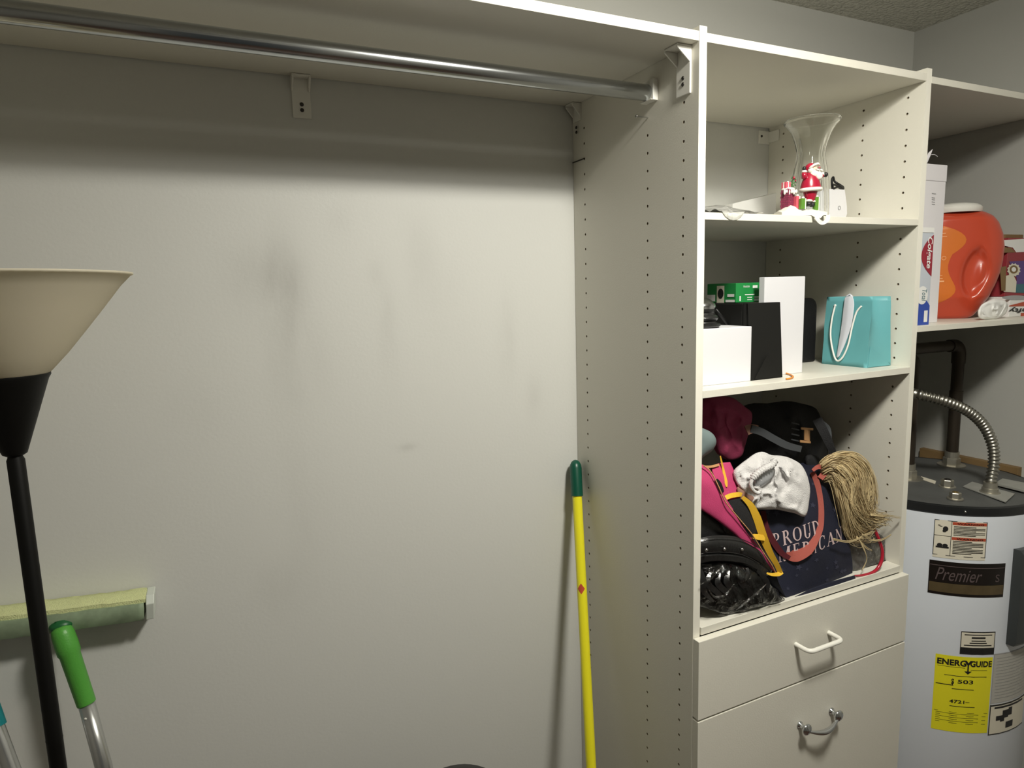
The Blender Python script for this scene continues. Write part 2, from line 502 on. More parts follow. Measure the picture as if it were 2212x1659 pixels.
def holed_face(mb, x, y0, y1, z0, z1, cols, inward, r=.0026, depth=.009):
    """a face in the plane x with real drilled holes. cols = {y: [z,...]}"""
    ys = sorted({y0, y1, *[c - .006 for c in cols], *[c + .006 for c in cols]})
    zall = sorted({round(z, 5) for zs in cols.values() for z in zs})
    zs_ = sorted({z0, z1, *[z - .006 for z in zall if z0 + .008 < z < z1 - .008], *[z + .006 for z in zall if z0 + .008 < z < z1 - .008]})
    hs = {(round(c - .006, 5), round(z - .006, 5)): (c, z) for c, zz in cols.items() for z in zz if z0 + .008 < z < z1 - .008}
    for i in range(len(ys) - 1):
        for j in range(len(zs_) - 1):
            a, b, c, d = ys[i], ys[i + 1], zs_[j], zs_[j + 1]
            h = hs.get((round(a, 5), round(c, 5)))
            if not h: mb.add([(x, a, c), (x, b, c), (x, b, d), (x, a, d)], [(0, 1, 2, 3)]); continue
            cy, cz = h; n = 12
            ring = [(cy + r * math.cos(math.radians(225 + 30 * k)), cz + r * math.sin(math.radians(225 + 30 * k))) for k in range(n)]
            vs = [(x, a, c), (x, b, c), (x, b, d), (x, a, d)] + [(x, *q) for q in ring] + [(x + inward * depth, *q) for q in ring]
            fs = []
            for e in range(4):
                k0 = e * 3
                fs.append((e, (e + 1) % 4, 4 + (k0 + 3) % n, 4 + (k0 + 2) % n, 4 + k0 + 1, 4 + k0))
            m0 = mb.cur
            mb.add(vs, fs + [])
            o = len(mb.v) - len(vs); mb.cur = 1
            mb.f += [(o + 4 + k, o + 4 + (k + 1) % n, o + 16 + (k + 1) % n, o + 16 + k) for k in range(n)] + [tuple(o + 16 + k for k in range(n))]
            mb.m += [1] * (n + 1); mb.cur = m0


mat('hole_core', (.30, .25, .17), .9)


def side_panel(x0, x1, z1, zf, zm, zb, label, right=None):
    mb = MB()
    rows = lambda z: [z - .032 * k for k in range(int((z - .05) / .032))]
    yb = -.001
    holed_face(mb, x0, PD, yb, 0, z1, {-.370: rows(zf), -.269: rows(zm), -.0475: rows(zb)}, 1)
    mb.add([(x1, PD, 0), (x1, yb, 0), (x1, yb, z1), (x1, PD, z1)], [(0, 1, 2, 3)])
    mb.add([(x0, PD, 0), (x1, PD, 0), (x1, PD, z1), (x0, PD, z1)], [(0, 1, 2, 3)]); mb.m[-1] = 2
    mb.add([(x0, PD, z1), (x1, PD, z1), (x1, yb, z1), (x0, yb, z1)], [(0, 1, 2, 3)])
    mb.add([(x0, PD, 0), (x1, PD, 0), (x1, yb, 0), (x0, yb, 0)], [(0, 1, 2, 3)])
    mb.add([(x0, yb, 0), (x1, yb, 0), (x1, yb, z1), (x0, yb, z1)], [(0, 1, 2, 3)])
    me = bpy.data.meshes.new('side_panel'); me.from_pydata(mb.v, [], mb.f)
    for q in ('melamine', 'hole_core', 'melamine_edge'): me.materials.append(MT[q])
    me.polygons.foreach_set('material_index', mb.m)
    bm = bmesh.new(); bm.from_mesh(me); bmesh.ops.remove_doubles(bm, verts=bm.verts, dist=2e-5); bmesh.ops.recalc_face_normals(bm, faces=bm.faces); bm.to_mesh(me); bm.free()
    o = bpy.data.objects.new('side_panel', me); sc.collection.objects.link(o)
    return tag(o, label, 'closet panel')


ZT = 2.023
pA = side_panel(0, .016, 2.134, ZT, ZT - .032, ZT + .032, 'tall white closet panel with three columns of peg holes beside the yellow pole')
pB = side_panel(.590, .606, 2.135, ZT + .064, ZT + .064, ZT + .064, 'tall white closet panel between the shelf bay and the water heater')


def shelf(name, x0, x1, z0, z1, label, yb=-.003, y0=PD):
    o = MB().box(x0, x1, y0, yb, z0, z1).build(name, ['melamine'], bevel=.0006)
    return tag(o, label, 'shelf')


shelf('closet_shelf', XL + .002, -.0005, 2.110, 2.1255, 'long white top shelf above the chrome hanging rod')
shelf('closet_shelf', .0165, .5895, 2.110, 2.1245, 'white top shelf over the glass vase')
shelf('closet_shelf', .6065, XR - .002, 2.107, 2.1205, 'white top shelf above the orange detergent jug')
shelf('closet_shelf', .0165, .5895, 1.8235, 1.8360, 'white shelf carrying the glass vase and figurine')
shelf('closet_shelf', .0165, .5895, 1.5125, 1.5260, 'white shelf carrying the turquoise gift bag')
shelf('closet_shelf', .6065, XR - .002, 1.600, 1.6125, 'white shelf above the water heater carrying the orange jug')

# ------------------------------------------------------------------ drawer unit
DF0, DF1 = -.423, -.4075
du = empty('drawer_unit', (.303, -.2, 0), 'white built-in drawer unit under the pile of bags', 'drawers')
MB().box(.0165, .5895, -.4105, -.003, 1.063, 1.078).build('deck', 'melamine', du, bevel=.0006)
MB().box(.0165, .5895, -.4065, -.004, .01, .025).build('bottom_panel', 'melamine', du)


def drawer(z0, z1, lab):
    d = MB().box(.0005, .6025, DF0, DF1, z0, z1).build('drawer', ['melamine'], du, bevel=.0008)
    tag(d, lab)
    b = MB().box(.03, .576, -.38, -.03, z0 + .01, z0 + .02).box(.03, .04, -.4074, -.03, z0 + .01, z1 - .04).box(.566, .576, -.4074, -.03, z0 + .01, z1 - .04).box(.03, .576, -.04, -.03, z0 + .01, z1 - .04)
    b.build('drawer_box', 'melamine', d)
    return d


d1 = drawer(.9015, 1.0595, 'shallow upper drawer front'); d2 = drawer(.560, .8975, 'deep drawer front with chrome pull'); drawer(.300, .5565, None); drawer(.06, .2965, None)
q0 = P(1719, 1391, DF0); q1 = P(1790, 1367, DF0); zz = (q0.z + q1.z) / 2


def arc_pts(a, c, b, n=6):
    return [a.lerp(c, t / n).lerp(c.lerp(b, t / n), t / n) for t in range(n + 1)]


xa, xb, yo = q0.x, q1.x, DF0 - .034
pts = [Vector((xa, DF0 + .002, zz)), Vector((xa, yo + .016, zz))] + arc_pts(Vector((xa, yo + .014, zz)), Vector((xa, yo, zz)), Vector((xa + .014, yo, zz))) + \
      arc_pts(Vector((xb - .014, yo, zz)), Vector((xb, yo, zz)), Vector((xb, yo + .014, zz))) + [Vector((xb, yo + .016, zz)), Vector((xb, DF0 + .002, zz))]
tag(MB().tube(pts, .0048, 14).build('handle', 'white_enamel', d1, smooth=True, sharp=60), 'white wire handle')
c0 = P(1727, 1562, DF0); c1 = P(1795, 1538, DF0); zc = (c0.z + c1.z) / 2
hb = MB(); Ty = lambda x: Matrix.Translation((x, DF0, zc)) @ Matrix.Rotation(math.pi / 2, 4, 'X')
for x in (c0.x, c1.x):
    hb.lathe([(0, 0), (.0075, 0), (.0075, .002), (.005, .004), (.0045, .013), (.0095, .0155), (.0118, .018), (.0118, .0205), (.009, .0225), (.006, .0228), (.004, .0245), (0, .025)], 28, T=Ty(x), cap=False)
pts = []; rr = []
for i in range(17):
    t = i / 16; pts.append(Vector((c0.x + (c1.x - c0.x) * t, DF0 - .018 - .010 * math.sin(math.pi * t), zc - .004 - .010 * math.sin(math.pi * t))))
    rr.append(.0028 + .0030 * math.sin(math.pi * t) ** 2)
hb.tube(pts, rr, 12)
tag(hb.build('handle', 'chrome', d2, smooth=True), 'chrome bow handle with round ends')

# ------------------------------------------------------------------ brackets, rod, nail


def bracket(loc, rot, label, h=.072, wd=.033, fl=.022):
    T = Matrix.Translation(loc) @ Matrix.Rotation(rot, 4, 'Z')
    e = empty('shelf_bracket', loc, label, 'bracket', None)
    mb = MB().box(-wd / 2, wd / 2, -.0035, 0, -h, 0, T).box(-wd / 2, wd / 2, -fl, -.003, -.003, 0, T)
    for s_ in (-1, 1):
        x = s_ * (wd / 2 - .0015)
        mb.prism([Vector((x - .0015, -.0035, -.003)), Vector((x - .0015, -fl, -.003)), Vector((x - .0015, -fl, -.006)), Vector((x - .0015, -.0035, -.026))], (.003, 0, 0), T)
    mb.build('plate', 'white_plastic', e, bevel=.0008)
    for dz in (-.048, -.058):
        MB().lathe([(0, 0), (.0032, 0), (.0036, .0008), (.0028, .0016), (0, .0016)], 14, T=T @ Matrix.Translation((0, -.0034, dz)) @ Matrix.Rotation(math.pi / 2, 4, 'X'), cap=False).build('screw', 'screw_dark', e, smooth=True)
    return e


bracket((-.578, 0, 2.1095), 0, 'white plastic bracket under the long top shelf on the back wall')
bracket((0, -.371, 2.1095), math.radians(-90), 'white shelf bracket on the tall panel near the front edge, beside the rod end', h=.076, wd=.035, fl=.03)
bracket((0, -.022, 2.1095), math.radians(-90), 'white bracket in the corner where the long shelf meets the panel', h=.035, wd=.03)
a = P(1638, 282, 0); b = P(1662, 313, 0)
e = empty('panel_clip', (b.x, 0, a.z), 'small cream clip screwing the panel to the wall above the vase shelf', 'bracket')
MB().box(a.x, .5895, -.004, 0, b.z, a.z).box(.586, .5895, -.035, -.004, b.z + .004, a.z - .002).build('plate', 'white_plastic', e, bevel=.001)
MB().lathe([(0, 0), (.003, 0), (.003, .001), (0, .0012)], 14, T=Matrix.Translation((a.x + .008, -.004, (a.z + b.z) / 2 + .002)) @ Matrix.Rotation(math.pi / 2, 4, 'X'), cap=False).build('screw', 'screw_dark', e)

rod = empty('closet_rod', (-.8, -.283, 2.061), 'chrome hanging rod running under the long top shelf', 'rod')
T = Matrix.Translation((0, -.283, 2.061)) @ Matrix.Rotation(math.pi / 2, 4, 'Y')
MB().lathe([(.0135, XL + .004), (.0142, XL + .005), (.0142, -.0135), (.0135, -.0115)], 40, T=T).build('tube', 'rod_metal', rod, smooth=True, sharp=40)
tag(MB().box(-.0115, -.0003, -.300, -.266, 2.0455, 2.082).box(-.016, -.0115, -.2995, -.2665, 2.0455, 2.0468).build('rod_cup', 'white_plastic', rod, bevel=.0015), 'white plastic rod support')
MB().box(XL + .0003, XL + .0135, -.300, -.266, 2.0455, 2.082).build('rod_cup', 'white_plastic', rod, bevel=.0015)
n0 = P(1400, 254, 0, 0)
nl = MB().lathe([(.0012, .004), (.0012, -.0255), (.0030, -.0262), (.0030, -.0272), (.0022, -.0276), (0, -.0277)], 12, T=Matrix.Translation(n0) @ Matrix.Rotation(math.radians(90), 4, 'Y'), cap=False).build('nail', 'steel', smooth=True)
tag(nl, 'small nail sticking out of the tall panel below the rod end', 'nail')
q = P(1262, 343, 0, 0)
tag(MB().tube([(-.0015, q.y - .002, q.z), (-.0015, -.001, q.z)], .0013, 8).build('panel_pin', 'screw_dark', smooth=True), 'dark steel pin lying between the tall panel and the back wall', 'pin')

# ================================================================== LEFT SIDE: FLOOR LAMP, MOPS, YELLOW POLE
LX, LY = -1.016, -.25
lamp = empty('floor_lamp', (LX, LY, 0), 'black torchiere floor lamp with a cream bowl shade', 'floor lamp')
MB().lathe([(0, 0), (.125, 0), (.128, .008), (.12, .018), (.03, .03), (.013, .04), (0, .04)], 40, (LX, LY, 0), cap=False).build('base', 'lamp_black', lamp, smooth=True, sharp=40)
MB().lathe([(.0102, .03), (.0102, 1.10), (.0106, 1.103), (.0102, 1.106), (.0102, 1.508), (.0085, 1.512), (.0085, 1.526)], 24, (LX, LY, 0)).build('pole', 'lamp_black', lamp, smooth=True, sharp=40)
MB().lathe([(.010, 1.514), (.0138, 1.5165), (.0150, 1.520), (.0475, 1.614), (.0505, 1.619), (.0505, 1.6215), (.03, 1.6215)], 48, (LX, LY, 0)).build('socket_cone', 'lamp_black', lamp, smooth=True, sharp=40)
pr = [(.048, 1.6205), (.052, 1.6235), (.0735, 1.647), (.0985, 1.678), (.119, 1.704), (.142, 1.734), (.1555, 1.7480), (.1585, 1.7490), (.1585, 1.7515),
      (.1555, 1.7515), (.1395, 1.736), (.1165, 1.706), (.096, 1.680), (.071, 1.649), (.052, 1.627), (.048, 1.6235)]
MB().lathe(pr + [pr[0]], 72, (LX, LY, 0), cap=False).build('shade', 'shade', lamp, smooth=True)
MB().lathe([(0, 1.622), (.02, 1.622), (.02, 1.65), (.03, 1.67), (.033, 1.69), (.026, 1.71), (0, 1.72)], 20, (LX, LY, 0), cap=False).build('bulb', 'white_plastic', lamp, smooth=True)

# green flat mop leaning on the wall, head up
mop = empty('flat_mop', (-.97, -.35, 0), 'flat mop with pale green pad leaning head-up on the wall behind the floor lamp', 'mop')
hR = P(316, 1306, -.03); hL = P(0, 1347, -.03); ax = (hL - hR).normalized(); hL = hR + ax * .40
upv = ax.cross(Vector((0, 1, 0))).normalized()
if upv.z < 0: upv = -upv
TM = Matrix((( *ax, 0), (*Vector((0, 1, 0)), 0), (*upv, 0), (0, 0, 0, 1))).transposed(); TM.translation = hR
tilt = TM @ Matrix.Rotation(math.radians(0), 4, 'X')
fo = MB(); n = 44; rows = []
sec = [(-.020, .012), (-.020, .019), (-.008, .0225), (.010, .023), (.024, .0215), (.0275, .014), (.0275, -.012), (.024, -.019)]
for i in range(n + 1):
    x = .40 * i / n; rows.append([tilt @ (Vector((x, y, z)) + wob(Vector((x, y, z)), .0016, 160, 2)) for y, z in sec])
fo.grid(rows).add(rows[0], [tuple(range(len(sec)))]).add(rows[-1], [tuple(range(len(sec)))])
fo.build('pad', 'mop_foam', mop, smooth=True, sharp=60)
rows = []
for i in range(n + 1):
    x = .002 + .396 * i / n; rows.append([tilt @ (Vector((x, y, z)) + wob(Vector((x, y, z)), .0012, 120, 5)) for y, z in [(-.006, .0135), (-.023, .0125), (-.026, .004), (-.025, -.010), (-.020, -.0195), (.024, -.021)]])
MB().grid(rows).build('plate', 'mop_plate', mop, smooth=True, sharp=50).modifiers.new('solid', 'SOLIDIFY').thickness = .002
cp = MB().prism([tilt @ Vector(v) for v in [(-.0005, -.024, .010), (-.0005, -.014, .0225), (-.0005, .022, .0225), (-.0005, .026, .010), (-.0005, .020, -.020), (-.0005, -.018, -.021)]], (tilt.to_3x3() @ Vector((-.013, 0, .001))))
cp.build('end_cap', 'mop_cap', mop, bevel=.0015)
a = P(132, 1358, -.058); b = P(187, 1520, -.085); c = P(225, 1659, -.110)
MB().ell(P(131, 1352, -.054), (.017, .011, .010)).tube([P(120, 1351, -.053), P(142, 1347, -.053)], .0085, 16).build('hinge', 'mop_dark_green', mop, smooth=True)
dr = (b - a).normalized(); k1 = a + dr * .042
MB().tube([a - dr * .004, a, a + dr * .01, a + dr * .028, k1, k1 + dr * .004, b - dr * .002, b], [.009, .0145, .0165, .0172, .0168, .0150, .0140, .0136], 20).build('neck', 'mop_green', mop, smooth=True, sharp=60)
d2v = (c - b).normalized(); end = b + d2v * ((b.z - .01) / -d2v.z)
MB().tube([b - d2v * .01, b + d2v * .12, b + d2v * .121, end], [.0122, .0122, .0118, .0118], 20).build('pole', 'pole_silver', mop, smooth=True)
MB().tube([b + d2v * .018 + Vector((-.004, -.0105, 0)), b + d2v * .018 + Vector((-.004, -.0125, 0))], .002, 10).build('snap_button', 'white_enamel', mop, smooth=True)

# second pole at the lower left corner
bm2 = empty('mop_pole', (-1.1, -.3, 0), 'grey metal pole with a teal end grip at the lower left corner of the picture', 'pole')
a = P(-14, 1556, -.06); b = P(24, 1659, -.085); d_ = (b - a).normalized(); end = a + d_ * ((a.z - .01) / -d_.z)
MB().tube([a, end], .0118, 18).build('pole', 'pole_silver', bm2, smooth=True, sharp=50)
MB().tube([a - d_ * .082, a - d_ * .078, a - d_ * .06, a - d_ * .02, a + d_ * .012], [.004, .010, .0140, .0150, .0145], 18).build('socket', 'teal_plastic', bm2, smooth=True, sharp=50)

# yellow pole in the corner
yp = empty('yellow_pole', (-.155, -.39, 0), 'yellow pole with dark green grip leaning in the corner against the tall panel', 'pole')
tp = P(1243, 1000, -.022); b = P(1277, 1659, -.2); d_ = (b - tp).normalized(); jn = P(1247, 1071, -.05); L1 = (jn - tp).length
end = tp + d_ * ((tp.z - .005) / -d_.z)
MB().tube([tp + d_ * (L1 - .01), end], .0112, 24).build('pole', 'yellow_pole', yp, smooth=True, sharp=50)
MB().tube([tp - d_ * .0075, tp - d_ * .006, tp - d_ * .0025, tp + d_ * .004, tp + d_ * .012, tp + d_ * L1 * .8, tp + d_ * L1], [.001, .005, .0095, .0128, .0140, .0136, .0138], 24).build('grip', 'green_cap', yp, smooth=True, sharp=60)
sv = P(1253, 1270, -.0935)
# sticker: a diamond bent round the pole
ctr = tp + d_ * ((sv - tp).length); ctr = tp + d_ * (sv - tp).dot(d_)
f_ = (CAM - ctr); f_ = (f_ - d_ * f_.dot(d_)).normalized(); s_ = d_.cross(f_)
if s_.x > 0: s_ = -s_
rows = []
for i in range(9):
    t = -1 + i / 4; hw = (1 - abs(t)) * .75 + .02
    rows.append([ctr + d_ * t * .0115 + (f_ * math.cos(a_) + s_ * math.sin(a_)) * .0115 for a_ in [.15 + hw * (-1 + j / 3) for j in range(7)]])
MB().grid(rows).build('sticker', 'red_sticker', yp, smooth=True)

# black bin whose lid peeps in at the bottom
bn = P(990, 1656, -.28)
bin_ = empty('waste_bin', (bn.x, bn.y - .02, 0), 'black bin whose rounded lid just shows at the bottom edge', 'bin')
bz = bn.z - .040
MB().lathe([(0, 0.001), (.095, 0.001), (.115, bz - .11), (.117, bz - .10), (0, bz - .10)], 40, (bn.x, bn.y, 0), cap=False).build('body', 'black_plastic', bin_, smooth=True, sharp=40)
MB().lathe([(.118, bz - .10), (.119, bz - .085), (.112, bz - .055), (.085, bz - .022), (.045, bz - .005), (0, bz)], 40, (bn.x, bn.y, 0), cap=False).build('lid', 'black_plastic', bin_, smooth=True)

# ================================================================== WATER HEATER
HX, HY, HR, HZ = .908, -.272, .2335, 1.176
wh = empty('water_heater', (HX, HY, 0), 'tall white cylindrical water heater with dark top beside the shelf unit', 'water heater')
MB().lathe([(HR - .003, .05), (HR, .055), (HR, HZ - .012), (HR - .001, HZ - .002), (HR - .006, HZ)], 96, (HX, HY, 0)).build('body', 'heater_white', wh, smooth=True, sharp=50)
MB().lathe([(HR * .9, .0), (HR * .9, .052)], 48, (HX, HY, 0)).build('foot_ring', 'heater_rim', wh, smooth=True, sharp=50)
MB().lathe([(HR - .001, HZ - .0005), (HR + .001, HZ + .001), (HR + .001, HZ + .019), (HR - .003, HZ + .0215), (HR - .007, HZ + .0205)], 96, (HX, HY, 0), cap=False).build('lid_rim', 'heater_rim', wh, smooth=True, sharp=50)
MB().lathe([(HR - .007, HZ + .0205), (HR - .02, HZ + .0195), (HR * .6, HZ + .021), (0, HZ + .022)], 96, (HX, HY, 0), cap=False).build('lid', 'heater_lid', wh, smooth=True)
LZ = HZ + .021


def hexnut(px, py, r, h, z, name, m, hole=True, mm='brass', par_=None):
    p = P(px, py, z, 2)
    mb = MB().lathe([(r * 1.35, 0), (r * 1.35, .003), (r, .004), (r, .004)], 24, (p.x, p.y, z), cap=False)
    mb.lathe([(r, .003), (r, h - .002), (r * .9, h), (r * .62, h), (r * .6, h - .004), (0, h - .004)], 6, (p.x, p.y, z), cap=False)
    o = mb.build(name, m, wh, bevel=.0006)
    if hole: MB().lathe([(r * .6, h - .0035), (r * .5, h + .001), (r * .35, h + .001), (r * .3, h - .003), (0, h - .003)], 18, (p.x, p.y, z), cap=False).build('plug', mm, o, smooth=True, sharp=40)
    return p


hexnut(2046, 1052, .014, .020, LZ, 'port_nut', 'galv_nut', mm='screw_dark')
hexnut(2063, 1078, .0125, .017, LZ, 'port_nut', 'galv_nut')
# pipes
pa = P(2055, 1005, LZ, 2); pa = Vector((pa.x, pa.y, LZ)); pz = 1.5335
top = Vector((pa.x, pa.y, pz))
pipe = MB()
el = arc_pts(Vector((pa.x, pa.y, pz - .03)), Vector((pa.x, pa.y, pz)), Vector((pa.x - .03, pa.y, pz)), 8)
pipe.tube([Vector((pa.x, pa.y, LZ + .03))] + el + [Vector((.64, pa.y, pz + .002))], .0145, 18).tube([Vector((pa.x, pa.y, LZ + .18)), Vector((pa.x, pa.y, LZ + .21))], .0165, 18)
pipe.tube([Vector((pa.x, pa.y, pz - .05)), Vector((pa.x, pa.y, pz - .03))] + el[1:] + [Vector((pa.x - .045, pa.y, pz))], .0168, 18)
pipe.build('water_pipe', 'pipe_dark', wh, smooth=True, sharp=50)
MB().lathe([(.034, 0), (.034, .003), (.022, .004)], 24, (pa.x, pa.y, LZ)).lathe([(.021, .003), (.021, .022), (.018, .024)], 6, (pa.x, pa.y, LZ)).lathe([(.0175, .02), (.0175, .04)], 20, (pa.x, pa.y, LZ)).build('pipe_nut', 'galv_nut', wh)
pb = P(1960, 1033, LZ, 2)
MB().tube([Vector((pb.x, pb.y, LZ + .03)), Vector((pb.x, pb.y, pz - .04))] + arc_pts(Vector((pb.x, pb.y, pz - .04)), Vector((pb.x, pb.y, pz - .015)), Vector((pb.x, pb.y + .03, pz - .015)), 6) + [Vector((pb.x, -.002, pz - .015))], .0145, 18).build('water_pipe', 'pipe_dark', wh, smooth=True, sharp=50)
MB().lathe([(.036, 0), (.036, .003), (.022, .004)], 24, (pb.x, pb.y, LZ)).lathe([(.021, .003), (.021, .022), (.018, .024)], 6, (pb.x, pb.y, LZ)).lathe([(.0175, .02), (.0175, .04)], 20, (pb.x, pb.y, LZ)).build('pipe_nut', 'galv_nut', wh)
# junction plate, connector, flexible conduit
zq = LZ + .0015
pl = [P(2080, 1052, zq, 2), P(2100, 1042, zq, 2), P(2192, 1068, zq, 2), P(2172, 1086, zq, 2)]
MB().prism([(p.x, p.y, zq) for p in pl], (0, 0, .002)).build('junction_plate', 'bracket_grey', wh)
pl = [P(2148, 1050, zq, 2), P(2165, 1040, zq, 2), P(2225, 1052, zq, 2), P(2212, 1066, zq, 2)]
MB().prism([(p.x, p.y, zq + .0025) for p in pl], (0, 0, .006)).build('junction_plate', 'bracket_grey', wh, bevel=.001)
pl = [P(1985, 1034, zq, 2), P(1990, 1030, zq, 2), P(2022, 1040, zq, 2), P(2020, 1046, zq, 2)]
MB().prism([(p.x, p.y, zq) for p in pl], (0, 0, .0015)).build('label', 'label_cream', wh)
cc = P(2138, 1066, LZ, 2)
MB().lathe([(.021, .002), (.021, .005), (.017, .006), (.017, .014), (.0145, .015), (.0145, .028)], 20, (cc.x, cc.y, LZ)).build('conduit_connector', 'galv_nut', wh, smooth=True, sharp=40)
cps = [Vector((cc.x, cc.y, LZ + .012)), P(2141, 1035, cc.y), P(2147, 1000, cc.y + .002), P(2144, 960, cc.y + .008), P(2124, 918, cc.y + .02), P(2090, 888, cc.y + .035), P(2045, 868, cc.y + .055),
       P(2005, 857, cc.y + .08), P(1972, 850, cc.y + .11), P(1935, 846, -.22), P(1905, 846, -.12), P(1897, 846, -.02)]
ps = cat_rom(cps, 60); Ls = [0]
for i in range(1, len(ps)): Ls.append(Ls[-1] + (ps[i] - ps[i - 1]).length)
out = []; rr = []; step = .0018; t = 0; i = 0
while t < Ls[-1] - 1e-4:
    while Ls[i + 1] < t: i += 1
    out.append(ps[i].lerp(ps[i + 1], (t - Ls[i]) / (Ls[i + 1] - Ls[i]))); rr.append(.0112 + .0019 * math.sin(2 * math.pi * t / .0088)); t += step
MB().tube(out, rr, 16).build('flexible_conduit', 'conduit_metal', wh, smooth=True)


# labels bent round the body
def cyl_uv(px, py, R=HR):
    d = Vector([sum(R3[i][k] * v for k, v in enumerate(((px - 1106) / FPX, -(py - 829.5) / FPX, -1))) for i in range(3)])
    ox, oy = CAM.x - HX, CAM.y - HY
    A = d.x ** 2 + d.y ** 2; B = 2 * (ox * d.x + oy * d.y); C_ = ox * ox + oy * oy - R * R
    D = B * B - 4 * A * C_
    t = (-B - math.sqrt(max(D, 0))) / (2 * A)
    p = CAM + d * t
    return math.atan2(p.y - HY, p.x - HX), p.z


def cyl_pt(a, z, e=.0006): return Vector((HX + (HR + e) * math.cos(a), HY + (HR + e) * math.sin(a), z))


def cyl_rect(x0, y0, x1, y1, x2=None, y2=None, x3=None, y3=None):
    a0, z1 = cyl_uv(x0, y0); a1, z0 = cyl_uv(x1, y1)
    return a0, a1, z0, z1


def curved(name, a0, a1, z0, z1, m, parent, e=.0006, n=14):
    rows = [[cyl_pt(a0 + (a1 - a0) * j / n, z, e) for j in range(n + 1)] for z in (z0, z1)]
    return MB().grid(rows).build(name, m, parent, smooth=True)


def cyl_box(mb, a0, a1, z0, z1, e, n=6):
    mb.grid([[cyl_pt(a0 + (a1 - a0) * j / n, z, e) for j in range(n + 1)] for z in (z0, z1)])


# warning sheet
a0, a1, z0, z1 = cyl_rect(2019, 1121, 2127, 1211)
L_ = curved('warning_label', a0, a1, z0, z1, 'label_cream', wh)
W = a1 - a0; H = z1 - z0; f = lambda u, v: cyl_pt(a0 + W * u, z0 + H * v, .0011)


def bars(mb, rows_, fn=None, n=3):
    fn = fn or f
    for (u0, u1, v0, v1) in rows_:
        mb.grid([[fn(u0 + (u1 - u0) * j / n, v) for j in range(n + 1)] for v in (v0, v1)])


mb = MB(); bars(mb, [(0, 1, .985, 1), (0, 1, 0.07, .085), (0, .012, .07, 1), (.988, 1, .07, 1), (.315, .325, .07, 1), (0, .32, .585, .595)]); mb.build('border', 'print_black', L_)
for v_ in (.90, .505):
    mb = MB(); bars(mb, [(.335, .985, v_, v_ + .075)]); mb.build('warning_band', 'label_red', L_)
mb = MB(); random.seed(3)
f2 = lambda u, v: cyl_pt(a0 + W * u, z0 + H * v, .0016)
text_on(mb, 'WARNING', f2, .42, .93, .915, .96, bold=.01); text_on(mb, 'WARNING', f2, .42, .93, .52, .565, bold=.01)
for i in range(7): bars(mb, [(.36, .36 + (.6 if i % 3 else .42), .855 - i * .037, .868 - i * .037)], f2)
for i in range(9): bars(mb, [(.36, .36 + (.58 if i % 4 else .36), .47 - i * .04, .485 - i * .04)], f2)
mb.build('lettering', 'print_black', L_)
mb = MB()
for (cu, cv, ru, rv) in ((.21, .78, .05, .065), (.19, .72, .035, .03), (.12, .34, .05, .05), (.22, .34, .05, .045)):
    mb.add([f2(cu + ru * math.cos(k * math.pi / 8), cv + rv * math.sin(k * math.pi / 8)) for k in range(16)], [tuple(range(16))])
bars(mb, [(.05, .29, .27, .31), (.10, .15, .83, .845), (.07, .11, .855, .87)], f2)
mb.build('pictogram', 'print_black', L_)
# dark nameplate
a0, a1, z0, z1 = cyl_rect(2008, 1208, 2166, 1289); W = a1 - a0; H = z1 - z0
a0n, z1n, z0n = a0, z1, z0
L_ = curved('name_plate', a0, a1, z0, z1, 'label_dark', wh)
f = lambda u, v: cyl_pt(a0n + W * u, z0n + H * v, .0011)
mb = MB(); bars(mb, [(0.01, .99, .08, .36)], n=10); mb.build('gold_band', 'label_gold', L_)
mb = MB(); bars(mb, [(0.01, .99, .86, .88)], n=10); text_on(mb, 'Premier', f, .08, .67, .44, .82, shear=.35, bold=.0); text_on(mb, 'S', f, .86, .92, .46, .68, bold=.0); mb.build('lettering', 'script_grey', L_)
# small notice
a0, a1, z0, z1 = cyl_rect(2076, 1363, 2146, 1413); W2 = a1 - a0; H2 = z1 - z0; a0m, z0m = a0, z0
L_ = curved('notice_label', a0, a1, z0, z1, 'label_cream', wh)
f = lambda u, v: cyl_pt(a0m + W2 * u, z0m + H2 * v, .0011)
mb = MB(); bars(mb, [(0, 1, .96, 1), (0, 1, 0, .30), (0, .02, .3, 1), (.98, 1, .3, 1), (.1, .9, .84, .88), (.3, .7, .70, .77), (.3, .72, .58, .62), (.25, .75, .48, .52), (.1, .9, .38, .42)]); mb.build('lettering', 'print_black', L_)
# energy guide
a0, z1 = cyl_uv(2021, 1411); a1, _ = cyl_uv(2142, 1416); a0b, z0 = cyl_uv(2010, 1572)
_, z1b = cyl_uv(2142, 1416); a1, _ = cyl_uv(2138, 1500); a0, _ = cyl_uv(2016, 1490)
W3 = a1 - a0; H3 = z1 - z0; a0e, z0e = a0, z0
L_ = curved('energy_label', a0, a1, z0, z1, 'label_yellow', wh)
f = lambda u, v: cyl_pt(a0e + W3 * u, z0e + H3 * v, .0011)
mb = MB()
text_on(mb, 'ENERG', f, .03, .52, .875, .955, bold=.035); text_on(mb, 'GUIDE', f, .585, .985, .875, .955, bold=.035)
bars(mb, [(.54, .565, .80, .91)], n=1)
mb.add([f(*q) for q in ((.475, .955), (.52, .955), (.565, .91), (.54, .895))], [(0, 1, 2, 3)]); mb.add([f(*q) for q in ((.63, .955), (.585, .955), (.54, .91), (.565, .895))], [(0, 1, 2, 3)])
mb.add([f(*q) for q in ((.49, .815), (.62, .815), (.555, .775))], [(0, 1, 2)])
text_on(mb, '$', f, .28, .33, .625, .705, bold=.02); text_on(mb, '503', f, .39, .66, .65, .70, bold=.02); text_on(mb, '4721', f, .27, .53, .385, .43, bold=.02)
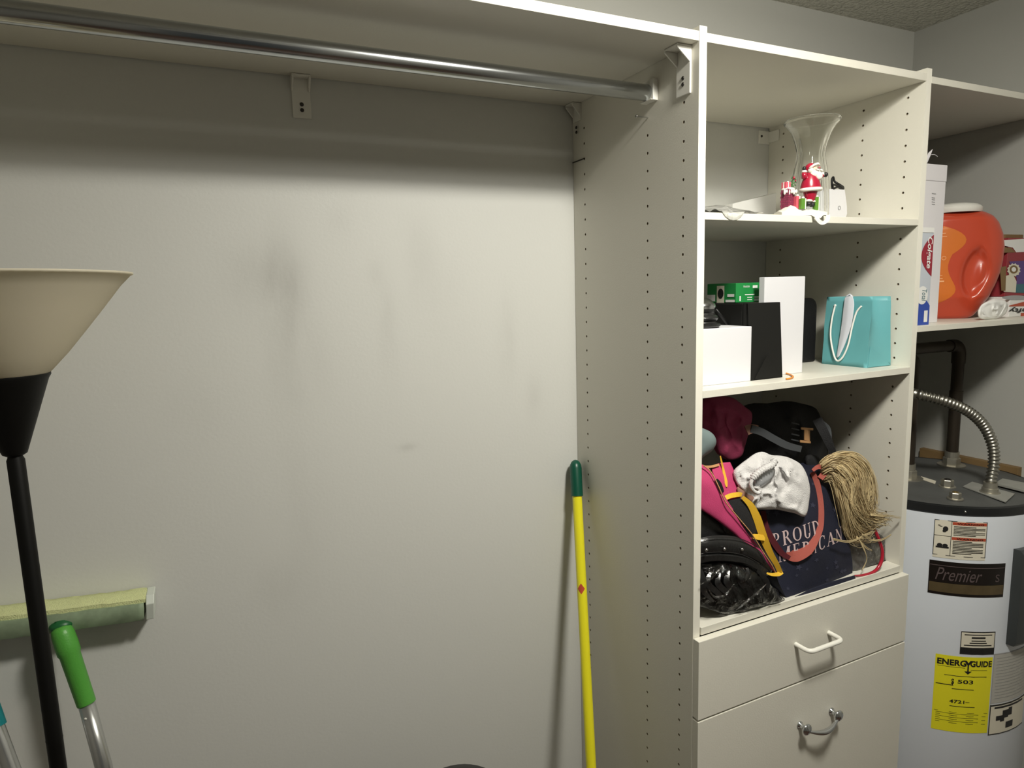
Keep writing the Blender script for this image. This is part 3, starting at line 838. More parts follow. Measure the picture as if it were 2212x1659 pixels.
bars(mb, [(.03, .32, .615, .625), (.16, .9, .74, .748), (.30, .68, .57, .578), (.28, .72, .34, .348), (.55, .62, .405, .41)])
for i in range(6): bars(mb, [(.06, .94 if i % 2 else .8, .24 - i * .025, .245 - i * .025)])
bars(mb, [(.04, .5, .855, .859), (.6, .9, .83, .834), (.03, .97, .26, .264)])
mb.build('lettering', 'print_black', L_)
# two sheets on the right
a0, z1 = cyl_uv(2150, 1412); a1 = a0 + .62; _, z0 = cyl_uv(2138, 1520); W4 = a1 - a0; H4 = z1 - z0; a0s, z0s = cyl_uv(2140, 1500)[0], z0
a1 = a0s + .62; W4 = .62
L_ = curved('instruction_sheet', a0s, a1, z0, z1, 'label_grey', wh)
f = lambda u, v: cyl_pt(a0s + W4 * u, z0s + H4 * v, .0011)
mb = MB(); bars(mb, [(0, 1, .985, 1), (0, .012, 0, 1)], n=10)
for i in range(14): bars(mb, [(.06, .95 - .1 * (i % 3), .90 - i * .062, .905 - i * .062)], n=8)
mb.build('lettering', 'print_grey', L_)
_, zz1 = cyl_uv(2138, 1522); a0t, zz0 = cyl_uv(2134, 1588)
L_ = curved('pictogram_sheet', a0s, a1 - .1, zz0, zz1 - .001, 'label_cream', wh)
H5 = zz1 - zz0; zz0_ = zz0
f = lambda u, v: cyl_pt(a0s + .52 * u, zz0_ + H5 * v, .0011)
mb = MB(); bars(mb, [(0, 1, .93, .98), (0, .02, 0, 1), (0, 1, 0, .03), (.1, .9, .84, .90), (.15, .3, .45, .6), (.3, .45, .5, .75), (.45, .55, .55, .8), (.4, .6, .15, .35), (.25, .35, .4, .5)], n=4)
mb.build('lettering', 'print_black', L_)
# access cover at right and scuffs, screw
a0, z1 = cyl_uv(2186, 1186); _, z0 = cyl_uv(2166, 1392); a0 = cyl_uv(2180, 1300)[0]
mb = MB(); n = 10; rows = []
for (e, da, dz) in ((.0, 0, 0), (.016, .0, 0), (.022, .03, .010), (.022, .03, .010)):
    pass
for z, e in ((z0, 0), (z0, .014), (z0 + .008, .02), (z1 - .008, .02), (z1, .012), (z1, 0)):
    rows.append([cyl_pt(a0, z, 0)] + [cyl_pt(a0 + .02 + (.42) * j / n, z, e) for j in range(n + 1)] + [cyl_pt(a0 + .46, z, 0)])
MB().grid(rows).build('access_cover', 'cover_grey', wh, smooth=True, sharp=35)
sq = cyl_uv(2085, 1107, HR + .001)
p = Vector((HX + (HR + .0015) * math.cos(sq[0]), HY + (HR + .0015) * math.sin(sq[0]), HZ + .010))
MB().ell(p, (.0028, .0028, .0028), 10).build('screw', 'steel', wh, smooth=True)

# ================================================================== SHELF: VASE & FIGURINE
S2 = 1.8362
vc = Vector((.372, -.318, S2))
prof = [(.030, .004), (.0335, .0), (.037, .006), (.0375, .03), (.0365, .055), (.0345, .085), (.0305, .110), (.0275, .128), (.0285, .145), (.033, .163), (.040, .180), (.049, .192), (.0535, .1965), (.0545, .200)]


def vase_r(r, a, z):
    flute = .5 + .5 * math.cos(8 * a)
    amt = .085 * min(1, z / .03) * max(0, min(1, (.19 - z) / .05))
    lob = (1 + .015 * math.cos(4 * a) * max(0, (z - .17) / .03))
    return r * (1 - amt * (1 - flute) ** .8) * lob


mb = MB(); n = 96; pp = cat_rom([Vector((r, 0, z)) for r, z in prof], 4); vs = []; fs = []
inner = [(p.x - .0032, max(p.z, .0075)) for p in pp if p.z > .006][::-1]
allp = [(p.x, p.z) for p in pp] + inner
for r, z in allp:
    for k in range(n):
        a = 2 * math.pi * k / n; q = vase_r(r, a, z); vs.append(vc + Vector((q * math.cos(a), q * math.sin(a), z + 0)))
for i in range(len(allp) - 1):
    for k in range(n): fs.append((i * n + k, i * n + (k + 1) % n, (i + 1) * n + (k + 1) % n, (i + 1) * n + k))
fs.append(tuple(range(n))[::-1]); fs.append(tuple((len(allp) - 1) * n + k for k in range(n)))
o = MB().add(vs, fs).build('glass_vase', 'vase_glass', smooth=True)
tag(o, 'clear fluted glass vase with a flared rim on the upper shelf behind the figurine', 'vase')

# figurine; local frame: X right as seen, Z up, Y away
fo_ = P(1728, 461, -.388); s = .00086
yaw = math.atan2(R3[1][0], R3[0][0]) * .8
FT = Matrix.Translation(Vector((fo_.x, fo_.y, S2))) @ Matrix.Rotation(yaw, 4, 'Z')
FG = empty('christmas_figurine', FT.translation, 'stocking holder with a red-suited bearded winter figure and brick chimney, before the vase', 'figurine')
zb_ = 462


def fp(px, py, y=0): return FT @ Vector(((px - 1728) * s, y, (zb_ - py) * s))


def fe(mb, px, py, rx, rz, y=0, ry=None, n=16, rot=0):
    T_ = (FT.to_3x3() @ Matrix.Rotation(rot, 3, 'Y'))
    return mb.ell(fp(px, py, y), (rx * s, (ry or rx) * s, rz * s), n, T=T_)


mb = MB()
sl = []
for i in range(25):
    t = i / 24; x = 1676 + 103 * t; top_ = 452 - 14 * math.exp(-((x - 1700) / 16) ** 2) - 5 * math.exp(-((x - 1745) / 22) ** 2) + .8 * math.sin(i * 1.7)
    sl.append([fp(x, 461.5, -.017), fp(x, top_ + 4, -.018), fp(x, top_, -.006), fp(x, top_ + 1, .012), fp(x, 461.5, .018), fp(x, 461.5, -.017)])
mb.grid(sl).add(sl[0], [(0, 1, 2, 3, 4)]).add(sl[-1], [(0, 1, 2, 3, 4)])
mb.build('snow_base', 'snow_white', FG, smooth=True, sharp=50)
# hook curling down over the shelf edge
hk = [fp(1748, 459, -.014), fp(1750, 464, -.0245), fp(1752, 472, -.027), fp(1759, 479, -.028), fp(1767, 478, -.029), fp(1773, 471, -.029), fp(1774, 463, -.028)]
hk = cat_rom(hk, 5)
ribbon('hook', hk[::2], .0065, .0035, 'white_enamel', FG, k=2)
mb = MB().prism([fp(1749, 459, -.026), fp(1769, 459, -.026), fp(1757, 470, -.0275)], FT.to_3x3() @ Vector((0, .002, 0))); mb.build('hook_plate', 'snow_white', FG, bevel=.0006)
# chimney with brick courses
cz0, cz1 = 446, 406
ch = MB().box(-12 * s, 12 * s, -9 * s, 9 * s, 0, (cz0 - cz1 + 4) * s, FT @ Matrix.Translation(((1700 - 1728) * s, .002, (zb_ - cz0) * s)) @ Matrix.Rotation(.5, 4, 'Z'))
ch.build('chimney', 'mortar', FG, bevel=.0005)
cbT = FT @ Matrix.Translation(((1700 - 1728) * s, .002, (zb_ - cz0) * s)) @ Matrix.Rotation(.5, 4, 'Z')
mb = MB()
for r_ in range(9):
    z0_ = (1 + r_ * 4.6) * s
    for f_i in range(3):
        x0_ = -12.7 + f_i * 8.6 + (0 if r_ % 2 else -2.2)
        mb.box(max(-12.7, x0_ + .4) * s, min(12.7, x0_ + 8.2) * s, -9.7 * s, -8.6 * s, z0_, z0_ + 4.0 * s, cbT)
        mb.box(-12.7 * s, -11.6 * s, max(-9.6, x0_ * .72 + .4) * s, min(9.6, x0_ * .72 + 6.0) * s, z0_, z0_ + 4.0 * s, cbT)
mb.build('brickwork', 'brick_maroon', FG)['kind'] = 'stuff'
mb = MB(); fe(mb, 1700, 403, 15, 5, .002, 12)
for x, l in ((1687, 8), (1692, 5), (1697, 9), (1703, 6), (1708, 8), (1713, 6)): fe(mb, x, 406 + l / 2, 2.6, l * .75, -.0075)
mb.build('chimney_snow', 'snow_white', FG, smooth=True)
T1 = FT @ Matrix.Translation(((1695 - 1728) * s, .001, (zb_ - 401) * s)) @ Matrix.Rotation(.4, 4, 'Z')
g = MB().box(-8 * s, 8 * s, -6 * s, 6 * s, 0, 13 * s, T1).build('gift', 'gift_pink', FG, bevel=.0004); tag(g, 'pink gift on the chimney')
MB().box(-8.3 * s, 8.3 * s, -1.2 * s, 1.2 * s, -.1 * s, 13.3 * s, T1).box(-1.2 * s, 1.2 * s, -6.3 * s, 6.3 * s, 0, 13.3 * s, T1).ell(T1 @ Vector((3 * s, -2 * s, 14 * s)), (3 * s, 2 * s, 2 * s), 8).build('bow', 'snow_white', g)
mb = MB(); mb.tube([fp(1706, 402, 0), fp(1709, 390, 0), fp(1713, 380, 0), fp(1716, 385, 0)], 1.3 * s, 8)
for k in range(9): fe(mb, 1711 + 5 * math.sin(k * 2.1), 396 - k * 2.2, 3, 1.5, .001 * math.cos(k), 1.0, 8, k)
mb.build('greenery', 'leaf_green', FG, smooth=True)
for a_ in ((1711, 379, 2.6, 3.2, -.001), (1714, 385, 1.8, 2.0, -.002)): mb = MB(); fe(mb, *a_); mb.build('berry', 'suit_red', FG, smooth=True)
for (x, y_, w_, h_, m_, yy) in ((1718, 441, 12, 22, 'gift_pink', -.004), (1727, 441, 14, 16, 'gift_green', -.010), (1765, 445, 13, 24, 'gift_green', .0)):
    T2 = FT @ Matrix.Translation(((x - 1728) * s, yy, (zb_ - y_) * s)) @ Matrix.Rotation(.3, 4, 'Z')
    g = MB().box(-w_ / 2 * s, w_ / 2 * s, -4 * s, 4 * s, -6 * s, h_ * s, T2).build('gift', m_, FG, bevel=.0004)
    MB().box((w_ / 2 - 4) * s, (w_ / 2 - 1.5) * s, -4.4 * s, 4.4 * s, -6.2 * s, (h_ + .4) * s, T2).ell(T2 @ Vector((0, -1 * s, (h_ + 2) * s)), (4 * s, 2.5 * s, 2.5 * s), 10).build('bow', 'snow_white', g)
# the figure
for a_ in ((1743, 436, 8, 5, -.004, 10), (1754, 437, 6, 5, -.001, 8)): mb = MB(); fe(mb, *a_); mb.build('boot', 'print_black', FG, smooth=True)
for a_ in ((1745, 429, 9, 3.6, -.003, 8), (1757, 430, 6, 3, .0, 7)): mb = MB(); fe(mb, *a_); mb.build('boot_cuff', 'snow_white', FG, smooth=True)
mb = MB(); mb.lathe([(9 * s, 0), (12 * s, 8 * s), (16 * s, 20 * s), (17 * s, 24 * s)], 20, T=FT @ Matrix.Translation(((1750 - 1728) * s, 0, (zb_ - 430) * s)) @ Matrix.Diagonal((1, .8, 1, 1))); mb.build('trousers', 'suit_red', FG, smooth=True, sharp=50)
mb = MB(); cT = FT @ Matrix.Translation(((1751 - 1728) * s, 0, (zb_ - 408) * s)) @ Matrix.Rotation(math.radians(-2), 4, 'Y') @ Matrix.Diagonal((1, .85, 1, 1))
mb.lathe([(22.5 * s, 0), (22.5 * s, 4 * s), (21.5 * s, 12 * s), (18.5 * s, 22 * s), (15 * s, 31 * s), (11 * s, 38 * s), (6 * s, 43 * s), (0, 44 * s)], 28, T=cT, cap=False)
# arms
mb.tube([fp(1739, 377, -.002), fp(1731, 378, -.005), fp(1731, 369, -.006)], [6.5 * s, 6 * s, 5 * s], 12)
mb.tube([fp(1762, 379, -.002), fp(1769, 378, -.004), fp(1774, 374, -.005)], [6.5 * s, 5.6 * s, 5 * s], 12)
mb.build('coat', 'suit_red', FG, smooth=True)
mb = MB(); mb.lathe([(22 * s, -1 * s), (24.6 * s, 1 * s), (25 * s, 3.5 * s), (24 * s, 6.5 * s), (21 * s, 7 * s)], 28, T=cT); mb.build('fur_trim', 'snow_white', FG, smooth=True)
for a_ in ((1731, 367, 6, 3.4, -.006), (1774, 374, 3.8, 6, -.005)): mb = MB(); fe(mb, *a_, n=12); mb.build('cuff', 'snow_white', FG, smooth=True)
for a_ in ((1730.5, 361, 4, 5.2, -.006), (1780, 374, 5, 5.4, -.006)): mb = MB(); fe(mb, *a_, n=12); mb.build('mitten', 'print_black', FG, smooth=True)
mb = MB(); fe(mb, 1755, 366, 11, 11, -.003, 10); mb.build('head', 'skin', FG, smooth=True); mb = MB(); fe(mb, 1761, 360, 2.2, 2, -.0125, n=8); mb.build('nose', 'gift_pink', FG, smooth=True)
mb = MB(); fe(mb, 1757, 371, 13, 11, -.0055, 9); fe(mb, 1763, 377, 8, 9, -.009, 6); fe(mb, 1746, 364, 6, 8, -.004, 8); fe(mb, 1757, 365, 5, 2, -.013, 3, rot=.4); fe(mb, 1766, 366, 4, 2, -.0125, 3, rot=.6); mb.build('beard', 'snow_white', FG, smooth=True)
for a_ in ((1757, 360.5, 1, 1, -.0125), (1764, 361.5, 1, 1, -.0115)): mb = MB(); fe(mb, *a_, n=6); mb.build('eye', 'print_black', FG)
mb = MB(); fe(mb, 1748, 358, 11.5, 10, 0, 10, rot=-.5); fe(mb, 1738, 361, 5, 8, .002, 5, rot=.5); mb.build('hat', 'suit_red', FG, smooth=True)
mb = MB(); mb.tube([fp(1742, 361, -.007), fp(1750, 354, -.010), fp(1759, 351, -.009), fp(1764, 354, -.007)], 2.6 * s, 10); mb.build('hat_brim', 'snow_white', FG, smooth=True)

# white box with black cord, right of vase
bx = empty('cable_box', (.535, -.25, S2), 'small white box with a coiled black cable on top, right of the vase', 'box')
yq = -.262; u0 = P(1797, 410, yq); u1 = P(1832, 422, yq)
bz1 = u0.z + .002
poly = [Vector((u0.x - .02, yq, S2)), Vector((u1.x - .012, yq, S2)), Vector((u1.x, yq, S2 + .028)), Vector((u1.x - .002, yq, S2 + .046)), Vector((u1.x - .011, yq, bz1)), Vector((u0.x - .02, yq, bz1))]
MB().prism(poly, (0, .05, 0)).build('body', 'white_card', bx, bevel=.001)
rc = P(1813, 449, yq - .0005)
MB().lathe([(.0033, 0), (.0046, 0), (.0046, .0006), (.0033, .0006), (.0033, 0)], 20, T=Matrix.Translation(rc) @ Matrix.Rotation(math.pi / 2, 4, 'X'), cap=False).build('ring_mark', 'print_grey', bx)
mb = MB()
cpx = [P(1798, 409, yq + .01), P(1797, 390, yq + .01), P(1800, 383, yq + .01), P(1803, 392, yq + .005), P(1812, 398, yq), P(1821, 404, yq + .01), P(1820, 409, yq + .02), P(1810, 402, yq + .02), P(1800, 399, yq + .01), P(1800, 407, yq), P(1810, 404, yq + .004), P(1817, 408, yq + .012)]
mb.tube(cat_rom(cpx, 8), .0024, 8); mb.build('cable', 'black_plastic', bx, smooth=True)
# flat white board lying at the back and milky bag in front at left
bo = MB(); f0 = P(1583, 440, -.10); f1 = P(1664, 416, -.10)
bo.prism([Vector((f0.x, -.10, S2)), Vector((f1.x + .02, -.10, S2)), Vector((f1.x + .02, -.10, f1.z)), Vector((f0.x, -.10, f0.z))], (0, .03, 0)).build('flat_carton', 'paper_white', bevel=.0008)
tag(sc.collection.objects['flat_carton'], 'low white carton at the back of the upper shelf, left of the vase', 'box')
zs = S2
rows = []
for i in range(7):
    y = -.402 + .02 * i; r = []
    for j in range(13):
        x = .020 + .0115 * j; e_ = math.sin(math.pi * j / 12) * math.sin(math.pi * i / 6)
        r.append(Vector((x, y, zs + .0015 + .017 * e_ + .010 * abs(noise.noise(Vector((x * 60, y * 60, 1)))))))
    rows.append(r)
b_ = MB().grid(rows); rows2 = [[Vector((v.x, v.y, zs + .0006)) for v in r] for r in rows]; b_.grid(rows2)
droop = [[Vector((.052 + .009 * j, -.402 - .0065 * (i > 0), zs + .003 - .0052 * i * math.sin(math.pi * j / 6) ** .7)) for j in range(7)] for i in range(4)]
b_.grid(droop)
tag(b_.build('plastic_packet', 'milky_film', smooth=True), 'crumpled clear plastic packet at the left end of the upper shelf', 'packet')

# ================================================================== SHELF: BOXES & TURQUOISE BAG
S3 = 1.5262


def cbox(name, m, x0, x1, y0, y1, z0, z1, label, cat='box', bev=.0012):
    return tag(MB().box(x0, x1, y0, y1, z0, z1).build(name, m, bevel=bev), label, cat)


cbox('white_box', 'white_card', .0515, .1738, -.3642, -.262, S3, 1.632, 'low square white box at the front left of the gift bag shelf')
cbox('white_box', 'white_card', .2335, .346, -.3366, -.3216, S3, 1.725, 'tall white box standing behind the black paper bag')
# black paper bag with folded base
bb = empty('black_paper_bag', (.218, -.33, S3), 'matte black paper bag between the low and the tall white boxes', 'bag')
vs = [Vector(v) for v in [(.1745, -.3635, S3), (.261, -.3625, S3), (.2625, -.350, 1.6752), (.1755, -.351, 1.6755), (.1745, -.3385, S3), (.261, -.3385, S3), (.2625, -.3385, 1.6752), (.1755, -.3385, 1.6755), (.1745, -.351, S3), (.178, -.345, 1.6755)]]
MB().add(vs, [(0, 1, 2, 3), (1, 5, 6, 2), (4, 7, 6, 5), (0, 3, 9, 8), (8, 9, 7, 4), (3, 2, 6, 7, 9), (0, 8, 4, 5, 1)]).build('bag_body', 'black_card', bb, bevel=.0006)
y_ = -.3642
f_ = MB().add([Vector((.183, -.3644, S3 + .002)), Vector((.215, -.3628, S3 + .045)), Vector((.222, -.3626, S3 + .045)), Vector((.255, -.3640, S3 + .002))], [(0, 1, 2, 3)])
o = f_.build('base_fold', 'black_card', bb); o.modifiers.new('s', 'SOLIDIFY').thickness = .0006
cbox('black_box', 'black_card', .1755, .2325, -.3370, -.19, S3, 1.6745, 'matte black box behind the black paper bag, under the green box')
# green box
gb = empty('green_box', (.21, -.29, 1.676), 'green printed carton lying on top of the matte black box', 'box')
GZ = 1.6757; gx0, gx1, gy0, gy1, gz1 = .1965, .2615, -.298, -.215, GZ + .0395
MB().box(gx0, gx1, gy0, gy1, GZ, gz1).build('carton', ['green_box'], gb, bevel=.0012)
fF = lambda u, v: Vector((gx0 + (gx1 - gx0) * u, gy0 - .0006, GZ + (gz1 - GZ) * v))
fS = lambda u, v: Vector((gx0 - .0006, gy1 + (gy0 - gy1) * u, GZ + (gz1 - GZ) * v))
mb = MB(); text_on(mb, 'TRADER', fF, .28, .56, .76, .85, bold=.01); bars(mb, [(.68, .88, .72, .86), (.36, .76, .37, .42), (.76, .95, .22, .30), (.76, .95, .06, .18)], fF, 1)
bars(mb, [(.14, .19, .08, .34), (.46, .66, .24, .27), (.46, .66, .12, .15)], fF, 1)
bars(mb, [(.72, .95, .30, .45), (.66, .97, .03, .16), (.0, .30, .08, .42)], fS, 1); mb.build('print', 'print_white', gb)
bb2 = MB(); bars(bb2, [(.36, .62, .0, .88)], lambda u, v: fS(u, v) + Vector((-.0004, 0, 0)), 1); bb2.build('photo_print', 'label_cream', gb)
b3 = MB(); b3.add([fS(.5 + .10 * math.cos(k * math.pi / 8), .48 + .26 * math.sin(k * math.pi / 8)) + Vector((-.0009, 0, 0)) for k in range(16)], [tuple(range(16))]); b3.build('photo_print', 'print_black', gb)
# glossy black gadget with a chrome dome on the low box
gd = empty('chrome_dome_gadget', (.085, -.318, 1.632), 'glossy black gadget with a chrome dome on the low white box', 'gadget')
gc = (.084, -.318, 1.6325)
MB().lathe([(0, 0), (.036, 0), (.040, .003), (.040, .007), (.033, .009), (.031, .012), (.034, .014), (.036, .018), (.034, .022), (.030, .024), (.029, .028), (.031, .031), (.0305, .036)], 40, gc).build('base', 'leather', gd, smooth=True, sharp=40)
MB().lathe([(.0312, .0355), (.0315, .038), (.0290, .045), (.022, .052), (.012, .056), (0, .0575)], 40, gc, cap=False).build('dome', 'chrome', gd, smooth=True)
MB().tube([P(1546, 668, -.30), P(1560, 685, -.30), P(1574, 704, -.30)], .0028, 10).build('arm', 'black_plastic', gd, smooth=True)
# rounded black case behind
cs = MB(); cpts = []
xA, xB = .44, .532
for k in range(9): a = math.pi / 2 * k / 8; cpts.append(Vector((xB - .022 + .022 * math.sin(a), -.215, 1.655 + .022 * math.cos(a))))
cpts = [Vector((xA, -.215, 1.677))] + cpts + [Vector((xB, -.215, S3)), Vector((xA, -.215, S3))]
tag(cs.prism(cpts, (0, .05, 0)).build('black_case', 'black_case', bevel=.004), 'rounded black zip case behind the tall white box', 'case')
# hair elastic
tag(MB().tube(cat_rom([Vector((p.x, p.y, S3 + .0022)) for p in (P(1680, 800, S3, 2), P(1697, 808, S3, 2), P(1706, 811, S3, 2), P(1713, 816, S3, 2), P(1706, 820, S3, 2), P(1698, 821, S3, 2))], 6), .0017, 8).build('hair_elastic', 'orange_rubber', smooth=True), 'orange elastic band at the front of the gift bag shelf', 'elastic band')
# turquoise bag
tb = empty('gift_bag', (.55, -.31, S3), 'small turquoise paper gift bag with white rope handles', 'gift bag')
BX0, BX1, BY0, BY1, BZ = .5075, .5870, -.3648, -.252, 1.6785
tx0, tx1 = .5165, .5745


def bagface(fn, nu=10, nv=12, seed=0):
    return [[fn(i / nu, j / nv) for j in range(nv + 1)] for i in range(nu + 1)]


def bx_(v): return BX0 + (tx0 - BX0) * v
def bX_(v): return BX1 + (tx1 - BX1) * v
def gus(v): return .012 * v ** 1.5
rumple = lambda p: p + wob(p, .0016, 26, 4)
mb = MB()
for nm, fn in (('l', lambda u, v: Vector((bx_(v), BY0 + (BY1 - BY0) * u, S3 + (BZ - S3) * v))), ('r', lambda u, v: Vector((bX_(v), BY0 + (BY1 - BY0) * u, S3 + (BZ - S3) * v))),
               ('f', lambda u, v: Vector((bx_(v) + (bX_(v) - bx_(v)) * u, BY0 + gus(v) * math.sin(math.pi * u) * 2, S3 + (BZ - S3) * v))), ('b', lambda u, v: Vector((bx_(v) + (bX_(v) - bx_(v)) * u, BY1 - gus(v) * math.sin(math.pi * u) * 2, S3 + (BZ - S3) * v)))):
    mb.grid([[rumple(fn(i / 12, j / 14)) if 0 < j else fn(i / 12, 0) for j in range(15)] for i in range(13)])
mb.add([(BX0, BY0, S3), (BX1, BY0, S3), (BX1, BY1, S3), (BX0, BY1, S3)], [(0, 1, 2, 3)])
o = mb.build('bag_body', 'turquoise', tb, smooth=True, weld=True, sharp=35); o.modifiers.new('s', 'SOLIDIFY').thickness = .0007
# base fold triangle on the front gusset and a crease strip
fz = lambda u, v: Vector((BX0 + (BX1 - BX0) * u, BY0 - .0012 + .006 * v, S3 + .001 + (BZ - S3) * v))
MB().add([fz(.03, 0), fz(.97, 0), fz(.12, .30)], [(0, 1, 2)]).build('base_fold', 'turquoise', tb).modifiers.new('s', 'SOLIDIFY').thickness = .0006
xr = .5045
rope = cat_rom([P(1804, 660, .5135, 0), P(1797, 690, .509, 0), P(1794, 725, .5055, 0), P(1800, 762, .503, 0), P(1808, 779, .502, 0), P(1820, 772, .5035, 0), P(1832, 745, .5055, 0), P(1841, 705, .508, 0), P(1850, 675, .511, 0), P(1861, 661, .5135, 0)], 8)
MB().tube(rope, .0020, 8).ell(rope[0], (.003, .003, .003), 8).build('rope_handle', 'cord_white', tb, smooth=True)
rows = [[P(1825, 643, .511, 0), P(1834, 640, .511, 0), P(1842, 641, .511, 0)], [P(1822, 665, .509, 0), P(1833, 655, .508, 0), P(1845, 660, .510, 0)], [P(1818, 700, .507, 0), P(1828, 700, .505, 0), P(1839, 702, .507, 0)], [P(1812, 740, .505, 0), P(1819, 742, .503, 0), P(1826, 742, .505, 0)], [P(1807, 772, .503, 0), P(1810, 772, .502, 0), P(1814, 768, .503, 0)]]
patch('ribbon', rows, .0006, 'satin_white', tb)
MB().tube([P(1828, 641, .514, 0), P(1836, 636, .52, 0), P(1841, 641, .514, 0)], .0022, 8).build('ribbon_knot', 'satin_white', tb, smooth=True)

# ================================================================== PILE OF BAGS ON THE DECK
S4 = 1.0785
# --- dark backpack at the back
bp = empty('black_backpack', (.42, -.18, S4), 'black backpack with grey strap at the back of the pile', 'backpack')
puff('bag_body', [(1560, 905, -.20), (1600, 878, -.20), (1660, 868, -.20), (1720, 868, -.20), (1765, 885, -.20), (1782, 925, -.21), (1788, 965, -.22), (1785, 1010, -.22), (1740, 1030, -.22), (1660, 1050, -.22), (1590, 1060, -.22), (1560, 1000, -.21)], .075, 'black_fabric', bp, amp=.010, ns=14, seed=3, creases=.03, rings=20)
ribbon('shoulder_strap', [(1622, 926, -.325), (1645, 933, -.33), (1672, 948, -.335), (1700, 962, -.34), (1730, 970, -.34)], [.016, .015, .015, .013], .003, 'grey_webbing', bp)
ribbon('strap_tab', [(1612, 930, -.320), (1624, 926, -.3235), (1636, 928, -.3275)], [.020, .017], .003, 'tan_cloth', bp)
for i in range(4):
    ribbon('ladder_loop', [(1709, 913 + i * 12, -.30), (1718, 915 + i * 12, -.302), (1726, 917 + i * 12, -.30)], .003, .002, 'grey_webbing', bp, k=2)
mb = MB()
ey = -.305
for (x0, y0, x1, y1) in ((1731, 923, 1757, 928), (1738, 928, 1750, 951), (1729, 951, 1752, 956)):
    mb.prism([P(x0, y0, ey), P(x1, y0 + 2, ey), P(x1, y1 + 2, ey), P(x0, y1, ey)], (0, .002, 0))
mb.build('buckle', 'tan_trim', bp, bevel=.0005)
ribbon('side_strap', [(1765, 905, -.33), (1778, 930, -.345), (1790, 955, -.355), (1799, 980, -.36), (1795, 1005, -.36), (1789, 1014, -.36)], [.020, .018, .012, .008], .004, 'black_fabric', bp)
ribbon('edge_piping', [(1776, 912, -.335), (1790, 925, -.34), (1794, 950, -.345), (1799, 975, -.35)], [.008, .007, .004], .002, 'grey_webbing', bp)
puff('front_pocket', [(1740, 985, -.30), (1765, 985, -.30), (1790, 1000, -.30), (1800, 1020, -.31), (1780, 1035, -.31), (1745, 1025, -.30)], .02, 'black_fabric', bp, amp=.004, seed=6)
# --- magenta cloth upper left
mc = puff('magenta_cloth', [(1500, 880, -.27), (1530, 858, -.27), (1575, 858, -.26), (1605, 876, -.26), (1627, 891, -.26), (1617, 925, -.27), (1612, 960, -.28), (1603, 985, -.29), (1580, 993, -.30), (1552, 980, -.30), (1530, 950, -.29), (1505, 940, -.28)], .036, 'maroon_cloth', amp=.008, ns=18, seed=11, folds=.008, creases=.025, rings=24)
tag(mc, 'crumpled magenta cloth stuffed at the upper left of the pile', 'cloth')
mb = MB(); 
gt = puff('grey_cap', [(1500, 925, -.375), (1522, 926, -.375), (1540, 938, -.375), (1547, 955, -.375), (1540, 972, -.375), (1524, 984, -.375), (1500, 996, -.375)], .022, 'grey_teal', amp=.002, seed=2)
tag(gt, 'rounded grey-teal cap poking out beside the magenta cloth', 'cap')

# --- navy tote with lettering
TB = empty('navy_tote_bag', (.35, -.36, S4), 'navy tote bag printed PROUD AMERICAN with red handles', 'tote bag')
BL, BR, TR, TL = P(1697, 1301, -.400), P(1842, 1240, -.387), P(1783, 1008, -.335), P(1628, 1030, -.335)
BL.z = max(BL.z, S4); BR.z = max(BR.z, S4)
LM = P(1645, 1170, -.385); RM = P(1824, 1125, -.370)
# surface in (u across, v up)


def tote(u, v, e=0):
    l = (BL * (1 - v) * (1 - v) + LM * 2 * v * (1 - v) * 1.0 + TL * v * v); r = (BR * (1 - v) * (1 - v) + (RM * 2 - (BR + TR) * .5) * 2 * v * (1 - v) + TR * v * v)
    p = l.lerp(r, u); bul = .014 * math.sin(math.pi * min(1, max(0, u))) * math.sin(math.pi * min(1, max(0, v * .9 + .05)))
    p = p + Vector((0, -bul - e, 0)) + wob(p, .0022, 24, 9)
    p.z = max(p.z, 1.0786)
    return p


g = [[tote(i / 24, j / 28) for j in range(29)] for i in range(25)]
mb = MB().grid(g)
D = Vector((.010, .045, .0))
bk = [[p + D + Vector((0, 0, 0)) for p in r] for r in g]
mb.grid(bk)
for edge, be in ((g[0], bk[0]), (g[-1], bk[-1]), ([r[0] for r in g], [r[0] for r in bk]), ([r[-1] for r in g], [r[-1] for r in bk])):
    mid = [(a + b) / 2 + Vector((0, 0, 0)) for a, b in zip(edge, be)]
    mb.grid([edge, mid, be])
mb.build('bag_body', 'navy_cloth', TB, smooth=True, weld=True, sharp=50)
# inverse map: pixel -> (u,v) by search


def tote_uv(px, py):
    best = (9e9, 0, 0)
    u, v, stp = .5, .5, .25
    def pr(u, v):
        c = Matrix(R3).transposed() @ (tote(u, v) - CAM); return 1106 + FPX * c.x / -c.z, 829.5 - FPX * c.y / -c.z
    while stp > .0008:
        cand = [(u + a * stp, v + b * stp) for a in (-1, 0, 1) for b in (-1, 0, 1)]
        u, v = min(cand, key=lambda q: (pr(*q)[0] - px) ** 2 + (pr(*q)[1] - py) ** 2); stp *= .62
    return u, v


